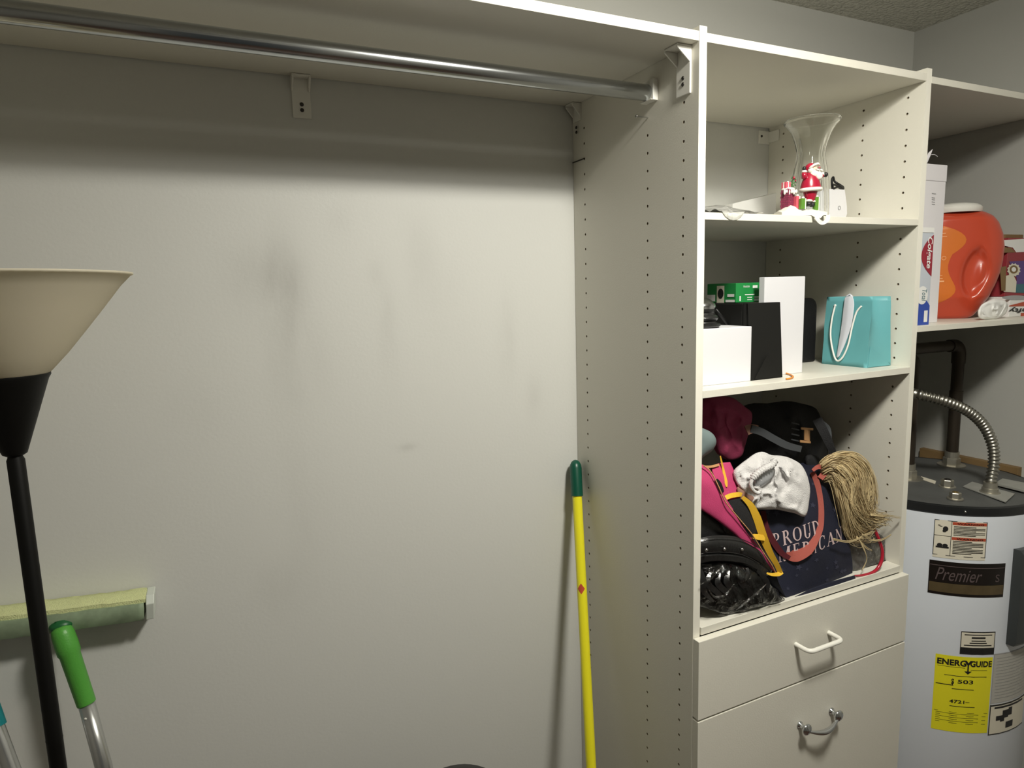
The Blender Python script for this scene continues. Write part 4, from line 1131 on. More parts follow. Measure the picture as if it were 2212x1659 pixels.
# hand-cut serif capitals: strokes on a 0..1 box; t = thick stem, h = hairline
def serif(ch):
    t, h, sf = .20, .07, .10; Q = []
    def bar(x0, x1, y0, y1): Q.append([(x0, y0), (x1, y0), (x1, y1), (x0, y1)])
    def stem(x, w=t, y0=0, y1=1): bar(x - w / 2, x + w / 2, y0, y1); bar(x - w / 2 - sf, x + w / 2 + sf, y0, y0 + .05); bar(x - w / 2 - sf, x + w / 2 + sf, y1 - .05, y1)
    def diag(x0, y0, x1, y1, w): Q.append([(x0 - w / 2, y0), (x0 + w / 2, y0), (x1 + w / 2, y1), (x1 - w / 2, y1)])
    def bow(cx, cy, rx, ry, a0, a1, wt=t, wh_=h, n=14):
        for i in range(n):
            aa = [math.radians(a0 + (a1 - a0) * k / n) for k in (i, i + 1)]
            po = [(cx + rx * math.cos(a), cy + ry * math.sin(a)) for a in aa]
            pi_ = [(cx + (rx - (wh_ + (wt - wh_) * abs(math.cos(a)))) * math.cos(a), cy + (ry - wh_) * math.sin(a)) for a in aa]
            Q.append([po[0], po[1], pi_[1], pi_[0]])
    if ch == 'P': stem(.25); bow(.40, .73, .42, .27, -90, 90); bar(.3, .42, .93, 1); bar(.3, .42, .46, .53)
    elif ch == 'R': stem(.22); bow(.38, .75, .36, .25, -90, 90); bar(.3, .4, .93, 1); bar(.3, .4, .50, .56); diag(.90, 0, .48, .53, .20); bar(.78, 1.02, 0, .05)
    elif ch == 'O': bow(.5, .5, .48, .5, 0, 360, n=28)
    elif ch == 'U': bow(.5, .32, .36, .32, 180, 360); bar(.14, .34, .3, 1); bar(.80, .87, .3, 1); bar(.04, .44, .95, 1); bar(.68, .98, .95, 1)
    elif ch == 'D': stem(.22); bow(.35, .5, .60, .5, -90, 90); bar(.3, .4, .93, 1); bar(.3, .4, 0, .07)
    elif ch == 'A': diag(.15, 0, .48, 1, .07); diag(.82, 0, .48, 1, .20); bar(.28, .70, .28, .34); bar(.02, .28, 0, .05); bar(.66, 1.0, 0, .05)
    elif ch == 'M': diag(.14, 0, .16, 1, .06); diag(.50, 0, .22, 1, .17); diag(.50, 0, .80, 1, .06); diag(.84, 0, .82, 1, .18); bar(.02, .26, 0, .05); bar(.68, 1.0, 0, .05); bar(.04, .26, .95, 1); bar(.74, .98, .95, 1)
    elif ch == 'E': stem(.25); bar(.3, .82, .94, 1); bar(.3, .66, .47, .53); bar(.3, .86, 0, .06); bar(.77, .82, .78, 1); bar(.62, .66, .38, .62); bar(.81, .86, 0, .24)
    elif ch == 'I': stem(.5)
    elif ch == 'C': bow(.52, .5, .48, .5, 45, 315, n=22); bar(.80, .86, .68, .95); bar(.80, .84, .05, .2)
    elif ch == 'N': diag(.14, 0, .14, 1, .06); diag(.86, 0, .14, 1, .18); diag(.86, 0, .86, 1, .06); bar(.0, .28, 0, .05); bar(.72, 1.0, .95, 1); bar(.0, .2, .95, 1)
    return Q


def word(wd, p0, p1, hpx, widths=None):
    """baseline from pixel p0 to p1 on the tote, cap height in pixels"""
    uv0 = tote_uv(*p0); uv1 = tote_uv(*p1); dx, dy = p1[0] - p0[0], p1[1] - p0[1]; L = math.hypot(dx, dy)
    uv2 = tote_uv(p0[0] - dy / L * -hpx * -1 * 0 + (-.10 * hpx), p0[1] - hpx)
    U = Vector((uv1[0] - uv0[0], uv1[1] - uv0[1])); V = Vector((uv2[0] - uv0[0], uv2[1] - uv0[1])); o = Vector(uv0)
    wts = [dict(I=.5, M=1.25, A=1.05, O=1.05, D=1.0, P=.85, E=.85).get(c, 1.0) for c in wd]; tot = sum(wts) ; x = 0; mb = MB()
    for c, wt in zip(wd, wts):
        for poly in serif(c):
            pts = []
            for a, b in poly:
                q = o + U * ((x + (a * .86 + .07) * wt) / tot) + V * b
                pts.append(tote(q.x, q.y, .0012))
            mb.add(pts, [tuple(range(len(pts)))])
        x += wt
    return mb


lt = word('PROUD', (1668, 1183), (1773, 1150), 30); lt.build('lettering', 'print_cream', TB)
lt = word('AMERICAN', (1652, 1224), (1819, 1164), 31); lt.build('lettering', 'print_cream', TB)
mb = MB(); random.seed(5)
for k in range(34):
    u, v, r = random.uniform(.06, .94), random.uniform(.03, .95), random.uniform(.022, .040)
    if .28 < v < .62: continue
    rot = random.uniform(0, 1.2); pts = []
    for i in range(10):
        a = rot + i * math.pi / 5; q = r * (1 if i % 2 == 0 else .42); pts.append(tote(u + q * math.cos(a) * 1.1, v + q * math.sin(a) * .8, .0008))
    c = tote(u, v, .0008); mb.add(pts + [c], [(i, (i + 1) % 10, 10) for i in range(10)])
mb.build('star_print', 'star_print', TB)
def onT(px, py, e=.006):
    u, v = tote_uv(px, py); return tote(u, v, e)
ribbon('handle', [onT(1748, 1018, .008), onT(1760, 1040, .005), onT(1767, 1070, .0035), onT(1770, 1105, .0035), onT(1767, 1140, .0035), onT(1752, 1172, .0035), onT(1733, 1190, .004), onT(1712, 1200, .004), onT(1696, 1199, .003)], [.010, .012, .013, .013, .015, .024, .024, .012], .0010, 'salmon_strap', TB)
ribbon('handle', [onT(1640, 1100, .010), onT(1648, 1135, .008), onT(1664, 1165, .006), onT(1684, 1192, .005), onT(1702, 1204, .004)], [.010, .012, .012, .009], .002, 'dark_red_strap', TB)
ribbon('handle', [onT(1738, 1012, .02), onT(1744, 1003, .026), onT(1753, 1003, .028), onT(1762, 1012, .024), onT(1758, 1030, .016)], [.006, .010, .012, .012], .0022, 'salmon_strap', TB)
# dark flap standing in for plastic edge and black shadow under tote
fl = patch('shadow_flap', [[(1705, 1296, -.4045), (1752, 1272, -.4045), (1800, 1255, -.4045), (1845, 1243, -.4045)], [(1715, 1300, -.408), (1762, 1283, -.4085), (1805, 1271, -.4085), (1850, 1262, -.4085)]], .002, 'navy_cloth', TB, amp=.001)

# --- white towel with a gathered opening
TW = empty('white_towel_cap', (.24, -.39, 1.3), 'white terry shower wrap with ruffled elastic lying on the tote bag', 'towel')
puff('cloth', [(1583, 1022, -.375), (1598, 1004, -.37), (1622, 986, -.365), (1645, 977, -.362), (1668, 982, -.362), (1690, 984, -.362), (1712, 990, -.365), (1733, 1006, -.372), (1745, 1030, -.378), (1749, 1062, -.385), (1747, 1095, -.392), (1738, 1115, -.395), (1712, 1108, -.395), (1680, 1102, -.395), (1650, 1102, -.395), (1626, 1097, -.39), (1614, 1075, -.385), (1596, 1050, -.38)], .022, 'terry_white', TW, amp=.004, ns=26, seed=23, folds=.008, creases=.040, rings=40)
puff('inside', [(1640, 1022, -.402), (1652, 1014, -.402), (1664, 1010, -.402), (1674, 1014, -.402), (1672, 1028, -.404), (1662, 1040, -.406), (1648, 1050, -.406), (1638, 1054, -.404), (1629, 1046, -.402), (1630, 1032, -.402)], .007, 'lame_grey', TW, amp=.001, rings=5)
pts = cat_rom([P(1674, 992, -.405), P(1668, 1004, -.409), P(1652, 1012, -.411), (P(1637, 1022, -.412)), P(1626, 1034, -.412), P(1622, 1048, -.412), P(1628, 1060, -.413), P(1638, 1065, -.414), P(1643, 1058, -.414)], 14)
rr = [(.0062 if i < len(pts) * .5 else .0034) * (1 + (.22 * math.sin(i * 1.35) if i < len(pts) * .5 else 0)) * (1 if 3 < i < len(pts) - 3 else .6) for i in range(len(pts))]
MB().tube(pts, rr, 12).build('ruffle', 'terry_white', TW, smooth=True)
tg = puff('tan_pouch', [(1592, 1052, -.385), (1610, 1058, -.387), (1630, 1072, -.389), (1640, 1090, -.39), (1628, 1102, -.39), (1610, 1098, -.39), (1596, 1080, -.388)], .010, 'tan_cloth', amp=.002)
tag(tg, 'brown fabric showing under the left side of the white terry wrap', 'cloth')

# --- pink bag with yellow trim
PK = empty('pink_tote_bag', (.12, -.39, S4), 'pink tote bag with yellow and black trim slumped in the pile', 'tote bag')
patch('outer_panel', [[(1505, 1000, -.375), (1518, 1004, -.378), (1530, 1012, -.380)], [(1500, 1030, -.385), (1530, 1045, -.392), (1552, 1055, -.393)], [(1498, 1070, -.387), (1545, 1088, -.397), (1580, 1096, -.399)], [(1500, 1090, -.385), (1570, 1130, -.400), (1606, 1140, -.402)], [(1560, 1120, -.39), (1605, 1168, -.402), (1634, 1178, -.404)], [(1615, 1165, -.395), (1640, 1200, -.404), (1660, 1208, -.406)], [(1655, 1200, -.40), (1668, 1228, -.404), (1679, 1240, -.406)]], .003, 'pink_cloth', PK, amp=.0025, ns=26)
patch('inner_panel', [[(1536, 1008, -.365), (1555, 1000, -.362), (1575, 998, -.360)], [(1545, 1035, -.378), (1565, 1030, -.375), (1592, 1035, -.372)], [(1562, 1068, -.388), (1582, 1064, -.386), (1604, 1068, -.382)], [(1580, 1090, -.392), (1595, 1090, -.390), (1612, 1092, -.388)]], .003, 'pink_cloth', PK, amp=.002)
patch('black_panel', [[(1568, 1082, -.393), (1585, 1078, -.393), (1602, 1074, -.390)], [(1585, 1105, -.400), (1602, 1102, -.400), (1620, 1100, -.397)], [(1603, 1130, -.405), (1618, 1128, -.405), (1630, 1128, -.403)], [(1622, 1155, -.408), (1628, 1153, -.408), (1637, 1150, -.406)]], .003, 'black_fabric', PK)
ribbon('yellow_band', [(1562, 1078, -.396), (1578, 1071, -.396), (1596, 1068, -.394), (1606, 1070, -.392)], [.008, .009, .009, .006], .0012, 'yellow_trim', PK)
ribbon('yellow_strap', [(1604, 1074, -.398), (1622, 1092, -.404), (1635, 1118, -.409), (1644, 1145, -.412), (1652, 1168, -.414), (1664, 1195, -.415), (1677, 1218, -.415), (1685, 1236, -.414)], [.006, .012, .015, .015, .015, .012, .010, .010], .0012, 'yellow_trim', PK)
ribbon('yellow_band', [(1626, 1158, -.410), (1638, 1160, -.414), (1652, 1162, -.415)], [.008, .011, .010], .0012, 'yellow_trim', PK)
ribbon('yellow_band', [(1656, 1238, -.408), (1668, 1241, -.414), (1682, 1240, -.415), (1690, 1236, -.414)], [.003, .006, .008, .006], .0012, 'yellow_trim', PK)
MB().tube(cat_rom([P(1519, 1005, -.387), P(1536, 1020, -.392), P(1552, 1050, -.400), P(1568, 1085, -.405), P(1598, 1122, -.409), P(1625, 1155, -.412), P(1650, 1195, -.414), P(1668, 1222, -.414), P(1676, 1240, -.413)], 8), .0011, 8).build('piping', 'tan_trim', PK, smooth=True)
ribbon('yellow_band', [(1519, 1008, -.372), (1535, 1008, -.372), (1553, 1004, -.368)], .0045, .002, 'tan_trim', PK)
ribbon('piping', [(1556, 985, -.368), (1562, 1012, -.372), (1568, 1040, -.382), (1570, 1052, -.386)], [.002, .004, .006, .002], .002, 'yellow_trim', PK)
ribbon('black_loop', [(1547, 1036, -.394), (1553, 1045, -.397), (1558, 1058, -.399), (1560, 1064, -.400)], [.006, .009, .009, .006], .003, 'black_fabric', PK)

# --- black purse with studs
PU = empty('black_studded_purse', (.1, -.36, 1.15), 'black leather purse with a stitched band and silver studs', 'purse')
puff('purse_body', [(1505, 1075, -.36), (1540, 1085, -.36), (1590, 1120, -.365), (1630, 1160, -.37), (1660, 1200, -.375), (1672, 1235, -.38), (1640, 1240, -.38), (1580, 1235, -.38), (1520, 1235, -.375), (1500, 1200, -.37)], .020, 'leather', PU, amp=.003, seed=31)
patch('band', [[(1500, 1166, -.385), (1530, 1159, -.393), (1565, 1157, -.397), (1605, 1164, -.399), (1640, 1182, -.400), (1668, 1212, -.400)], [(1500, 1180, -.390), (1530, 1175, -.400), (1565, 1173, -.404), (1605, 1180, -.405), (1640, 1198, -.405), (1668, 1226, -.402)],
              [(1500, 1198, -.388), (1530, 1194, -.397), (1565, 1193, -.401), (1605, 1198, -.402), (1640, 1214, -.402), (1664, 1236, -.400)]], .005, 'leather', PU)
patch('lower_band', [[(1500, 1203, -.392), (1530, 1198, -.400), (1565, 1197, -.404), (1605, 1203, -.405), (1640, 1219, -.405), (1664, 1238, -.402)], [(1500, 1218, -.390), (1530, 1212, -.398), (1565, 1211, -.402), (1605, 1216, -.403), (1635, 1230, -.403), (1655, 1242, -.400)]], .005, 'leather', PU)
for dy in (0, 33):
    MB().tube(cat_rom([P(1500, 1167 + dy, -.396), P(1530, 1161 + dy, -.404), P(1565, 1160 + dy, -.408), P(1605, 1166 + dy, -.409), P(1640, 1184 + dy, -.409)], 5), .0008, 6).build('piping', 'leather', PU, smooth=True)
for (x, y) in ((1526, 1188), (1565, 1186), (1603, 1187)):
    p = P(x, y, -.4085); MB().ell(p, (.0034, .0026, .0034), 14).build('stud', 'steel', PU, smooth=True)

# --- clear bag of black hair at the lower left
HB = empty('clear_plastic_bag', (.12, -.36, S4), 'clear crinkled plastic bag of black stuff at the lower left of the pile', 'plastic bag')
ol = [(1500, 1226, -.38), (1530, 1216, -.385), (1575, 1214, -.39), (1620, 1228, -.395), (1655, 1252, -.398), (1680, 1280, -.40), (1690, 1297, -.402), (1660, 1308, -.402), (1620, 1318, -.398), (1578, 1324, -.394), (1545, 1318, -.39), (1500, 1300, -.38)]
puff('contents', ol, .014, 'lamp_black', HB, amp=.004, ns=30, seed=41, folds=.006, rings=12)
ol2 = [(x + (x - 1590) * .03, y + (y - 1268) * .04, v - .004) for x, y, v in ol]
puff('film', ol2, .021, 'clear_film', HB, amp=.006, ns=36, seed=43, folds=.010, rings=14)
random.seed(9)
for k in range(7):
    x = 1515 + k * 20; y = 1228 + random.uniform(-4, 10); yy = -.404
    ribbon('fold', [(x, y, yy), (x + 8 + random.uniform(-14, 14), y + 24, yy - .006), (x + 18 + random.uniform(-16, 16), y + 48, yy - .005), (min(x + 26, 1668), min(y + 68, 1303), yy + .002)], [.003, .012, .010, .003], .003, 'leather', HB)
for cps in ([(1514, 1262, -.4155), (1535, 1250, -.418), (1548, 1236, -.417), (1562, 1224, -.413)], [(1532, 1275, -.419), (1545, 1290, -.419), (1568, 1284, -.419), (1585, 1262, -.418)], [(1590, 1318, -.417), (1625, 1290, -.419), (1655, 1262, -.417)], [(1600, 1319, -.414), (1640, 1306, -.416), (1688, 1300, -.414)], [(1530, 1232, -.416), (1542, 1240, -.418), (1536, 1252, -.418)]):
    ribbon('film_crease', cps, [.0015, .0045, .0035, .001], .0006, 'clear_film', HB)

# --- blonde wig
WG = empty('blonde_wig', (.52, -.36, 1.2), 'wavy blonde wig spilling down at the right of the pile', 'wig')
puff('cap', [(1775, 995, -.335), (1800, 988, -.335), (1838, 992, -.34), (1866, 1010, -.345), (1880, 1040, -.35), (1882, 1075, -.352), (1876, 1110, -.352), (1866, 1135, -.352), (1850, 1148, -.352), (1832, 1140, -.35), (1815, 1105, -.345), (1800, 1060, -.34), (1787, 1020, -.335)], .012, 'hair_dark', WG, amp=.004, seed=51)
guides = [
    [(1775, 1003, -.380), (1800, 985, -.392), (1840, 982, -.400), (1872, 1003, -.404), (1888, 1040, -.405), (1890, 1085, -.405), (1884, 1120, -.405), (1900, 1128, -.406)],
    [(1775, 1006, -.380), (1800, 990, -.395), (1835, 990, -.404), (1862, 1012, -.408), (1872, 1050, -.410), (1868, 1090, -.410), (1880, 1118, -.410), (1915, 1118, -.410)],
    [(1776, 1010, -.380), (1800, 996, -.396), (1828, 1000, -.406), (1850, 1025, -.412), (1852, 1065, -.414), (1866, 1100, -.414), (1890, 1116, -.412), (1925, 1120, -.410)],
    [(1777, 1016, -.380), (1800, 1006, -.396), (1820, 1015, -.406), (1838, 1045, -.412), (1842, 1085, -.414), (1862, 1118, -.413), (1890, 1130, -.411), (1905, 1125, -.410)],
    [(1778, 1022, -.378), (1798, 1014, -.394), (1816, 1030, -.404), (1828, 1065, -.410), (1838, 1100, -.412), (1850, 1135, -.411), (1862, 1150, -.410), (1890, 1140, -.408)],
    [(1780, 1030, -.378), (1798, 1026, -.392), (1812, 1050, -.402), (1822, 1090, -.407), (1830, 1130, -.408), (1840, 1160, -.407), (1862, 1162, -.406), (1880, 1150, -.405)],
    [(1782, 1040, -.376), (1798, 1042, -.390), (1810, 1075, -.398), (1820, 1115, -.402), (1828, 1150, -.402), (1848, 1168, -.403), (1872, 1150, -.404), (1886, 1130, -.404)],
]
def wy(q):
    x, y, v = q; return (x, y, v + .022 - .014 * max(0, min(1, (x - 1840) / 50)))


G = [cat_rom(pix([wy(q) for q in g_]), 5) for g_ in guides]
random.seed(12)
hA, hB = MB(), MB()
for k in range(900):
    f_ = random.random() * (len(G) - 1.001); i = int(f_); t = f_ - i
    off = Vector((random.gauss(0, .004), random.uniform(-.006, .008), random.gauss(0, .004))); n_ = len(G[0]); cut = random.randint(int(n_ * .72), n_)
    ph = round(f_ * 2.2) * 1.9 + random.gauss(0, .35); am = random.uniform(.0008, .0034); pts = []
    spread = random.gauss(0, .5)
    for j in range(cut):
        p = G[i][j].lerp(G[i + 1][j], t); q = j / n_
        p = p + off * (.6 + q) + Vector((math.sin(ph + j * .55), .3 * math.cos(ph + j * .4), math.cos(ph * 1.3 + j * .6))) * am * (.5 + q) + Vector((0, 0, spread * .012 * max(0, q - .65)))
        pts.append(p)
    (hA if k % 5 else hB).tube(pts, [.0009 * (1 - .6 * j / cut) for j in range(cut)], 4)
tag(hA.build('hair', 'hair_blonde', WG, smooth=True), kind='stuff')
tag(hB.build('dark_hair_strands', 'hair_dark', WG, smooth=True), 'darker blonde strands', kind='stuff')
mb = MB()
for cps in ([(1800, 1165, -.408), (1835, 1170, -.408), (1862, 1160, -.408), (1885, 1148, -.41)], [(1862, 1155, -.409), (1885, 1167, -.41), (1905, 1166, -.41), (1925, 1155, -.41)], [(1855, 1165, -.406), (1868, 1190, -.407), (1872, 1210, -.407), (1862, 1232, -.405)], [(1880, 1112, -.411), (1905, 1114, -.411), (1925, 1115, -.411), (1946, 1119, -.411)], [(1850, 1160, -.406), (1870, 1182, -.406), (1884, 1190, -.406)]):
    c = cat_rom(pix(cps), 6)
    for m_ in range(4): mb.tube([p + Vector((0, 0, (m_ - 1.5) * .0012)) + wob(p, .001, 40, m_) for p in c], [.0009 * (1 - .6 * j / len(c)) for j in range(len(c))], 4)
tag(mb.build('loose_locks', 'hair_blonde', WG, smooth=True), kind='stuff')

# --- smoky plastic bag and red cord at right
SB = puff('smoky_plastic_bag', [(1832, 1165, -.36), (1862, 1152, -.362), (1890, 1150, -.365), (1908, 1160, -.37), (1924, 1178, -.372), (1926, 1205, -.372), (1922, 1228, -.375), (1900, 1236, -.38), (1870, 1236, -.38), (1840, 1235, -.38), (1826, 1210, -.37)], .010, 'smoky_film', amp=.004, ns=30, seed=61, folds=.006)
tag(SB, 'dark see-through plastic bag behind the red cord', 'plastic bag')
BI = puff('brown_pouch', [(1836, 1175, -.35), (1870, 1160, -.352), (1900, 1165, -.355), (1912, 1190, -.36), (1910, 1222, -.362), (1870, 1230, -.365), (1840, 1228, -.365)], .008, 'tan_cloth', amp=.004, ns=30, seed=62)
tag(BI, 'brown pouch inside the dark see-through plastic bag', 'pouch')
rc_ = cat_rom([P(1888, 1138, -.396), P(1893, 1152, -.400), P(1901, 1172, -.403), P(1906, 1192, -.405), P(1904, 1212, -.406), P(1895, 1229, -.406), P(1880, 1239, -.4055), P(1862, 1243, -.405), P(1846, 1243.5, -.4045)], 8)
tag(MB().tube(rc_, [.0012 + .0024 * min(1, i / 8, (len(rc_) - i) / 14) for i in range(len(rc_))], 10).build('red_cord', 'red_cord', smooth=True), 'glossy red cord curling down beside the blonde wig', 'cord')

# ================================================================== SHELF OVER THE HEATER
S5 = 1.6127
wb = empty('tall_white_carton', (.69, -.30, S5), 'tall plain white carton left of the orange jug', 'box')
y0 = -.352; x1 = P(2043, 400, y0).x; zt = P(2044, 357, y0).z; x0 = .652
MB().box(x0, x1, y0, y0 + .09, S5, zt - .036).build('carton', 'white_box', wb, bevel=.0012)
MB().box(x0 - .001, x1 + .001, y0 - .001, y0 + .091, zt - .036, zt).build('carton_top', 'white_box', wb, bevel=.0012)
fl = MB().prism([P(1996, 352, y0 + .01), P(2006, 330, y0 + .012), P(2015, 322, y0 + .012), P(2010, 336, y0 + .01), P(2003, 352, y0 + .01)], (.0, .001, 0)); fl.build('torn_flap', 'white_box', wb)
MB().tube(cat_rom([P(2012, 334, y0 + .012), P(2019, 334, y0 + .012), P(2025, 338, y0 + .012)], 4), .0006, 6).build('torn_flap', 'white_box', wb)
mb = MB(); fW = lambda u, v: Vector((x1 - .085 + .085 * u, y0 - .0006, zt - .12 + .12 * v))
q = [P(2013, 418, y0 - .0008), P(2023, 418, y0 - .0008)]
for (yy, w_) in ((417, 9), (426, 7), (430, 7), (435, 7), (440, 7)): mb.prism([P(2013, yy, y0 - .0008), P(2013 + w_, yy + 1, y0 - .0008), P(2013 + w_, yy + 2.4, y0 - .0008), P(2013, yy + 1.4, y0 - .0008)], (0, .0002, 0))
mb.build('print', 'print_grey', wb)
# toothpaste carton
tc_ = empty('toothpaste_carton', (.65, -.37, S5), 'upright red, silver and blue toothpaste carton next to the panel', 'box')
ty = -.388; tx1 = .6735; tx0_ = .611; tz1 = P(2018, 492, ty).z
MB().box(tx0_, tx1, ty, ty + .032, S5, tz1).build('carton', 'tooth_silver', tc_, bevel=.001)
H = tz1 - S5; fT = lambda u, v, e=.0006: Vector((tx0_ + (tx1 - tx0_) * u, ty - e, S5 + H * v))
mb = MB(); pts = [fT(1, .93)] + [fT(1 - .62 * math.sin(math.pi * k / 12) ** .8, .93 - .42 * k / 12) for k in range(1, 12)] + [fT(1, .50)]
mb.add(pts, [tuple(range(len(pts)))]); mb.build('red_panel', 'tooth_red', tc_)
mb = MB(); bars(mb, [(0, 1, 0, .20)], fT, 2); mb.add([fT(0, .20), fT(1, .20), fT(.25, .42), fT(0, .46)], [(0, 1, 2, 3)]); mb.build('blue_panel', 'tooth_blue', tc_)
mb = MB(); mb.add([fT(.55 + .30 * math.cos(k * math.pi / 10), .31 + .095 * math.sin(k * math.pi / 10), .001) for k in range(20)], [tuple(range(20))]); mb.build('pale_panel', 'print_white', tc_)
mb = MB(); bars(mb, [(0, 1, .95, 1.0)], lambda u, v: fT(u, v, .001), 1); mb.build('pale_panel', 'print_white', tc_)
# vertical lettering reading downwards
fR = lambda u, v: fT(.60 + .34 * v, .905 - .32 * u, .0014)
mb = MB(); text_on(mb, 'Colgate', fR, 0, 1, 0, 1, shear=.2, bold=.02); mb.build('lettering', 'print_white', tc_)
fR2 = lambda u, v: fT(.52 + .25 * v, .37 - .12 * u, .0014)
mb = MB(); text_on(mb, 'Total', fR2, 0, 1, 0, 1, shear=.2); mb.build('lettering', 'bag_box_teal', tc_)
mb = MB(); bars(mb, [(.7, .9, .03, .15), (.3, .36, .03, .16), (.15, .2, .04, .14)], lambda u, v: fT(u, v, .001), 1); mb.build('print', 'print_white', tc_)

# orange jug
JC = Vector((.945, -.262, S5)); jy = math.radians(-40)
JT = Matrix.Translation(JC) @ Matrix.Rotation(jy, 4, 'Z')
jug = empty('detergent_jug', JC, 'big orange detergent jug with white cap above the water heater', 'jug')
JH = .262
pw = [(0, .046), (.006, .056), (.02, .066), (.05, .084), (.08, .097), (.11, .106), (.14, .111), (.175, .112), (.205, .107), (.232, .096), (.250, .082), (.259, .068), (.262, .060)]


def jw(z):
    for i in range(len(pw) - 1):
        if pw[i][0] <= z <= pw[i + 1][0]:
            t = (z - pw[i][0]) / (pw[i + 1][0] - pw[i][0]); return pw[i][1] + (pw[i + 1][1] - pw[i][1]) * t
    return pw[-1][1]


def seg_d(x, z, pts):
    b = 9
    for (ax_, az), (bx1, bz1_) in zip(pts[:-1], pts[1:]):
        vx, vz = bx1 - ax_, bz1_ - az; t = max(0, min(1, ((x - ax_) * vx + (z - az) * vz) / (vx * vx + vz * vz)))
        b = min(b, math.hypot(x - ax_ - vx * t, z - az - vz * t))
    return b


cres = [(.035, .175), (.020, .160), (.010, .140), (.007, .115), (.012, .090), (.026, .066), (.042, .058)]


def jug_pt(a, z, e=0):
    W_ = jw(z) + e; D_ = min(.062, jw(z) * .72) * (1 if z < .24 else 1 - (z - .24) * 6) + e
    ca, sa = math.cos(a), math.sin(a); ex = .72
    x = W_ * math.copysign(abs(ca) ** ex, ca); y = D_ * math.copysign(abs(sa) ** ex, sa)
    if sa < 0:
        u_ = (x - .040 - .10 * (z - .115)) / .027; v_ = (z - .112) / .054; d = math.hypot(u_, v_ * (1 + .35 * max(0, u_)))
        y += .017 / (1 + math.exp(-(1 - d) / .10))
        y -= .010 * math.exp(-((u_ - .55) / .42) ** 2 - (v_ / .62) ** 2)
        y += .006 * math.exp(-((x - .030) / .012) ** 2 - ((z - .205) / .03) ** 2) * 0
    return JT @ Vector((x, y, z))


rows = []; nz_ = 120; na = 260
for i in range(nz_ + 1):
    z = JH * (i / nz_); rows.append([jug_pt(2 * math.pi * k / na, z) for k in range(na + 1)])
mb = MB().grid(rows).add(rows[0][:-1], [tuple(range(na))]).add(rows[-1][:-1], [tuple(range(na))])
mb.build('jug_body', 'jug_orange', jug, smooth=True, weld=True, sharp=60)
MB().lathe([(.058, 0), (.060, .003), (.060, .012), (.056, .016), (.050, .020), (.030, .024), (0, .025)], 48, (0, 0, JH - .002), T=JT @ Matrix.Translation((.002, 0, 0)), cap=False).build('cap', 'white_plastic', jug, smooth=True, sharp=40)
# label on the front left half
def jl(x, z, e=.0008):
    # find front surface at local x
    W_ = jw(z); c = max(-1, min(1, x / W_)); ca = math.copysign(abs(c) ** (1 / .72), c); a = -math.acos(ca)
    p = jug_pt(a, z); n_ = JT.to_3x3() @ Vector((0, -1, 0)); return p + n_ * e
lrows = []
for i in range(25):
    z = .030 + .205 * i / 24; t = i / 24
    rgt = -.012 + .028 * math.sin(math.pi * min(1, max(0, (t - .62) / .38)) ) - .012 * math.exp(-((t - .48) / .16) ** 2) + .012 * math.exp(-((t - .18) / .12) ** 2)
    sh = math.sqrt(max(0, 1 - (abs(t - .5) * 2) ** 5)); rgt = -.085 + (rgt + .085) * sh
    lft = -.090
    lrows.append([jl(lft + (rgt - lft) * j / 12, z) for j in range(13)])
LB = MB().grid(lrows).build('label', 'jug_label', jug, smooth=True)
mb = MB(); random.seed(4)
for i in range(22):
    z = .045 + i * .0078
    if 0.11 < z < .125 or .165 < z < .19: continue
    w0 = random.uniform(.02, .05); mb.grid([[jl(-.078 + w0 * j / 4, zz_, .0014) for j in range(5)] for zz_ in (z, z + (.0035 if i == 6 else .0012))])
for (cx_, cz_) in ((-.034, .150), (-.050, .150)):
    for i in range(12):
        a, b = i * math.pi / 6, (i + 1) * math.pi / 6
        mb.add([jl(cx_ + r_ * math.cos(t_), cz_ + r_ * math.sin(t_), .0014) for r_, t_ in ((.005, a), (.005, b), (.0040, b), (.0040, a))], [(0, 1, 2, 3)])
mb.build('print', 'jug_print', LB)

# bag boxes at the right end
gl = empty('trash_bag_carton', (1.08, -.3, S5), 'red and purple carton of bags, right of the orange jug', 'box')
bx0, bx1, by0, by1 = 1.048, 1.1485, -.340, -.25; z0g = 1.664; z1g = P(2200, 514, by0).z
MB().box(bx0, bx1, by0, by1, z0g, z1g).build('carton', 'bag_box_red', gl, bevel=.001)
fG = lambda px, py, e=.0008: P(px, py, by0 - e)
def gq(mb, pts, e=.0008): mb.add([fG(x, y, e) for x, y in pts], [tuple(range(len(pts)))])
zsh = z1g
mb = MB(); gq(mb, [(2150, 520), (2240, 514), (2240, 543), (2195, 545), (2188, 535), (2166, 530)]); mb.build('white_band', 'print_white', gl)
mb = MB(); gq(mb, [(2160, 532), (2185, 536), (2194, 545), (2160, 546)]); mb.build('brown_band', 'wood_brown', gl)
mb = MB(); gq(mb, [(2180, 565), (2240, 562), (2240, 632), (2196, 632), (2196, 600)]); mb.build('purple_panel', 'bag_box_purple', gl)
mb = MB(); gq(mb, [(2192, 614), (2240, 612), (2240, 634), (2190, 632)], .0012); mb.build('teal_panel', 'bag_box_teal', gl)
mb = MB(); pts = []
for k in range(24): a = k * math.pi / 12; r_ = 15 if k % 2 else 12.5; pts.append((2190 + r_ * math.cos(a), 583 + r_ * math.sin(a)))
gq(mb, pts, .0016); gq(mb, [(2172, 596), (2188, 592), (2196, 608), (2194, 632), (2168, 630)], .0014); mb.build('seal_print', 'label_cream', gl)
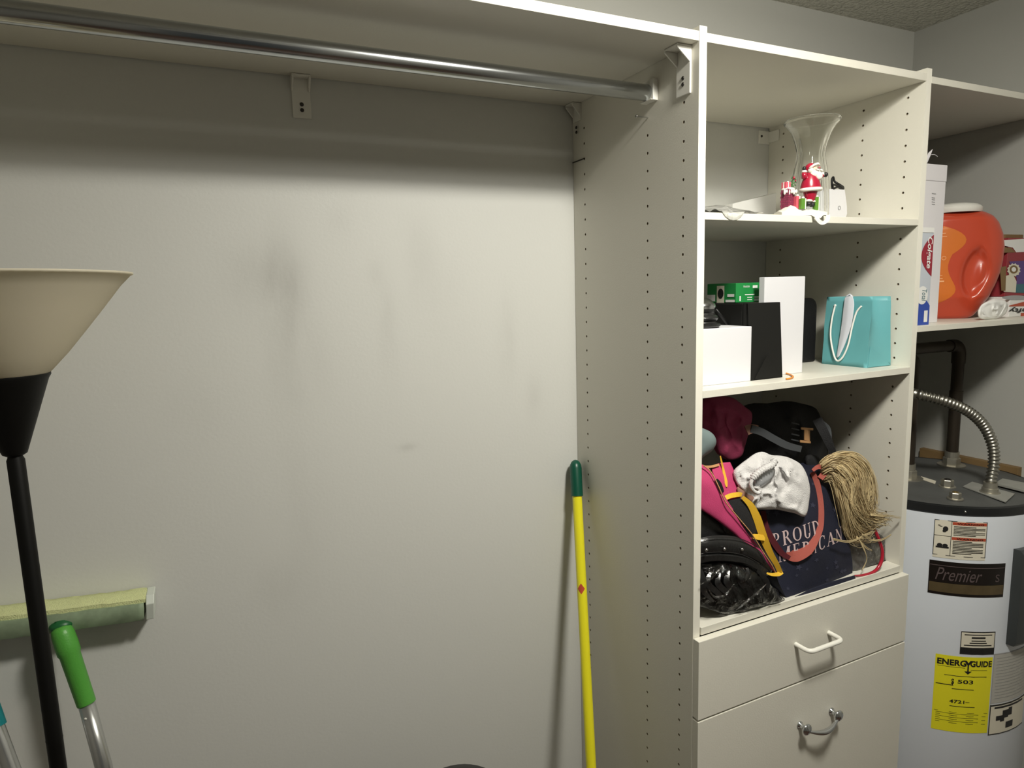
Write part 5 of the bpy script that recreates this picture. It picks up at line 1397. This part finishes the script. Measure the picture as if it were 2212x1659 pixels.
mb = MB(); gq(mb, [(2190 + 9 * math.cos(k * math.pi / 10), 582 + 9 * math.sin(k * math.pi / 10)) for k in range(20)], .002); gq(mb, [(2160, 577), (2174, 575), (2172, 628), (2163, 628)], .0018); mb.build('dark_print', 'wood_brown', gl)
mb = MB(); gq(mb, [(2190 + 5 * math.cos(k * math.pi / 10), 582 + 5 * math.sin(k * math.pi / 10)) for k in range(20)], .0024); mb.build('white_print', 'print_white', gl)
cbox('brown_carton', 'wood_brown', 1.06, 1.14, -.325, -.26, z1g + .0005, z1g + .010, 'flat brown box lying on the red and purple carton')
# lower carton, its name upside down
lo_ = empty('food_bag_carton', (1.08, -.33, S5), 'white and red carton under the red and purple one, printed upside down', 'box')
ly = -.352; lz = 1.6632
MB().box(1.05, 1.1482, ly, -.245, S5, lz).build('carton', 'print_white', lo_, bevel=.001)
fL = lambda px, py, e=.0008: P(px, py, ly - e)
mb = MB(); mb.add([fL(2180, 660), fL(2240, 645), fL(2240, 661), fL(2180, 662)], [(0, 1, 2, 3)]); mb.add([fL(2205, 676), fL(2240, 674), fL(2240, 686), fL(2205, 688)], [(0, 1, 2, 3)]); mb.build('red_print', 'label_red', lo_)
mb = MB(); mb.add([fL(2172 + 22 + 30 * math.cos(k * math.pi / 10), 643 + 5 * math.sin(k * math.pi / 10)) for k in range(20)], [tuple(range(20))]); mb.build('grey_print', 'print_grey', lo_)
mb = MB(); text_on(mb, 'Hefty', lambda u, v: fL(2240 - 62 * u, 663 + 13 * v, .0016), 0, 1, 0, 1, shear=.2, bold=.02); mb.build('lettering', 'print_black', lo_)
pw_ = puff('plastic_wrapped_roll', [(2112, 672, -.375), (2125, 655, -.375), (2145, 646, -.375), (2168, 650, -.375), (2178, 662, -.375), (2170, 680, -.375), (2150, 689, -.375), (2120, 689, -.375)], .013, 'paper_white', amp=.003, ns=40, seed=71, folds=.004, creases=.022, rings=22)
tag(pw_, 'crumpled white plastic packet beside the foot of the orange jug', 'packet')

# fine print joined per label is too small to pick apart
for o in sc.objects:
    if o.parent and o.name.split('.')[0] in ('lettering', 'print', 'pictogram', 'star_print', 'border', 'red_print', 'greenery'): o['kind'] = 'stuff'
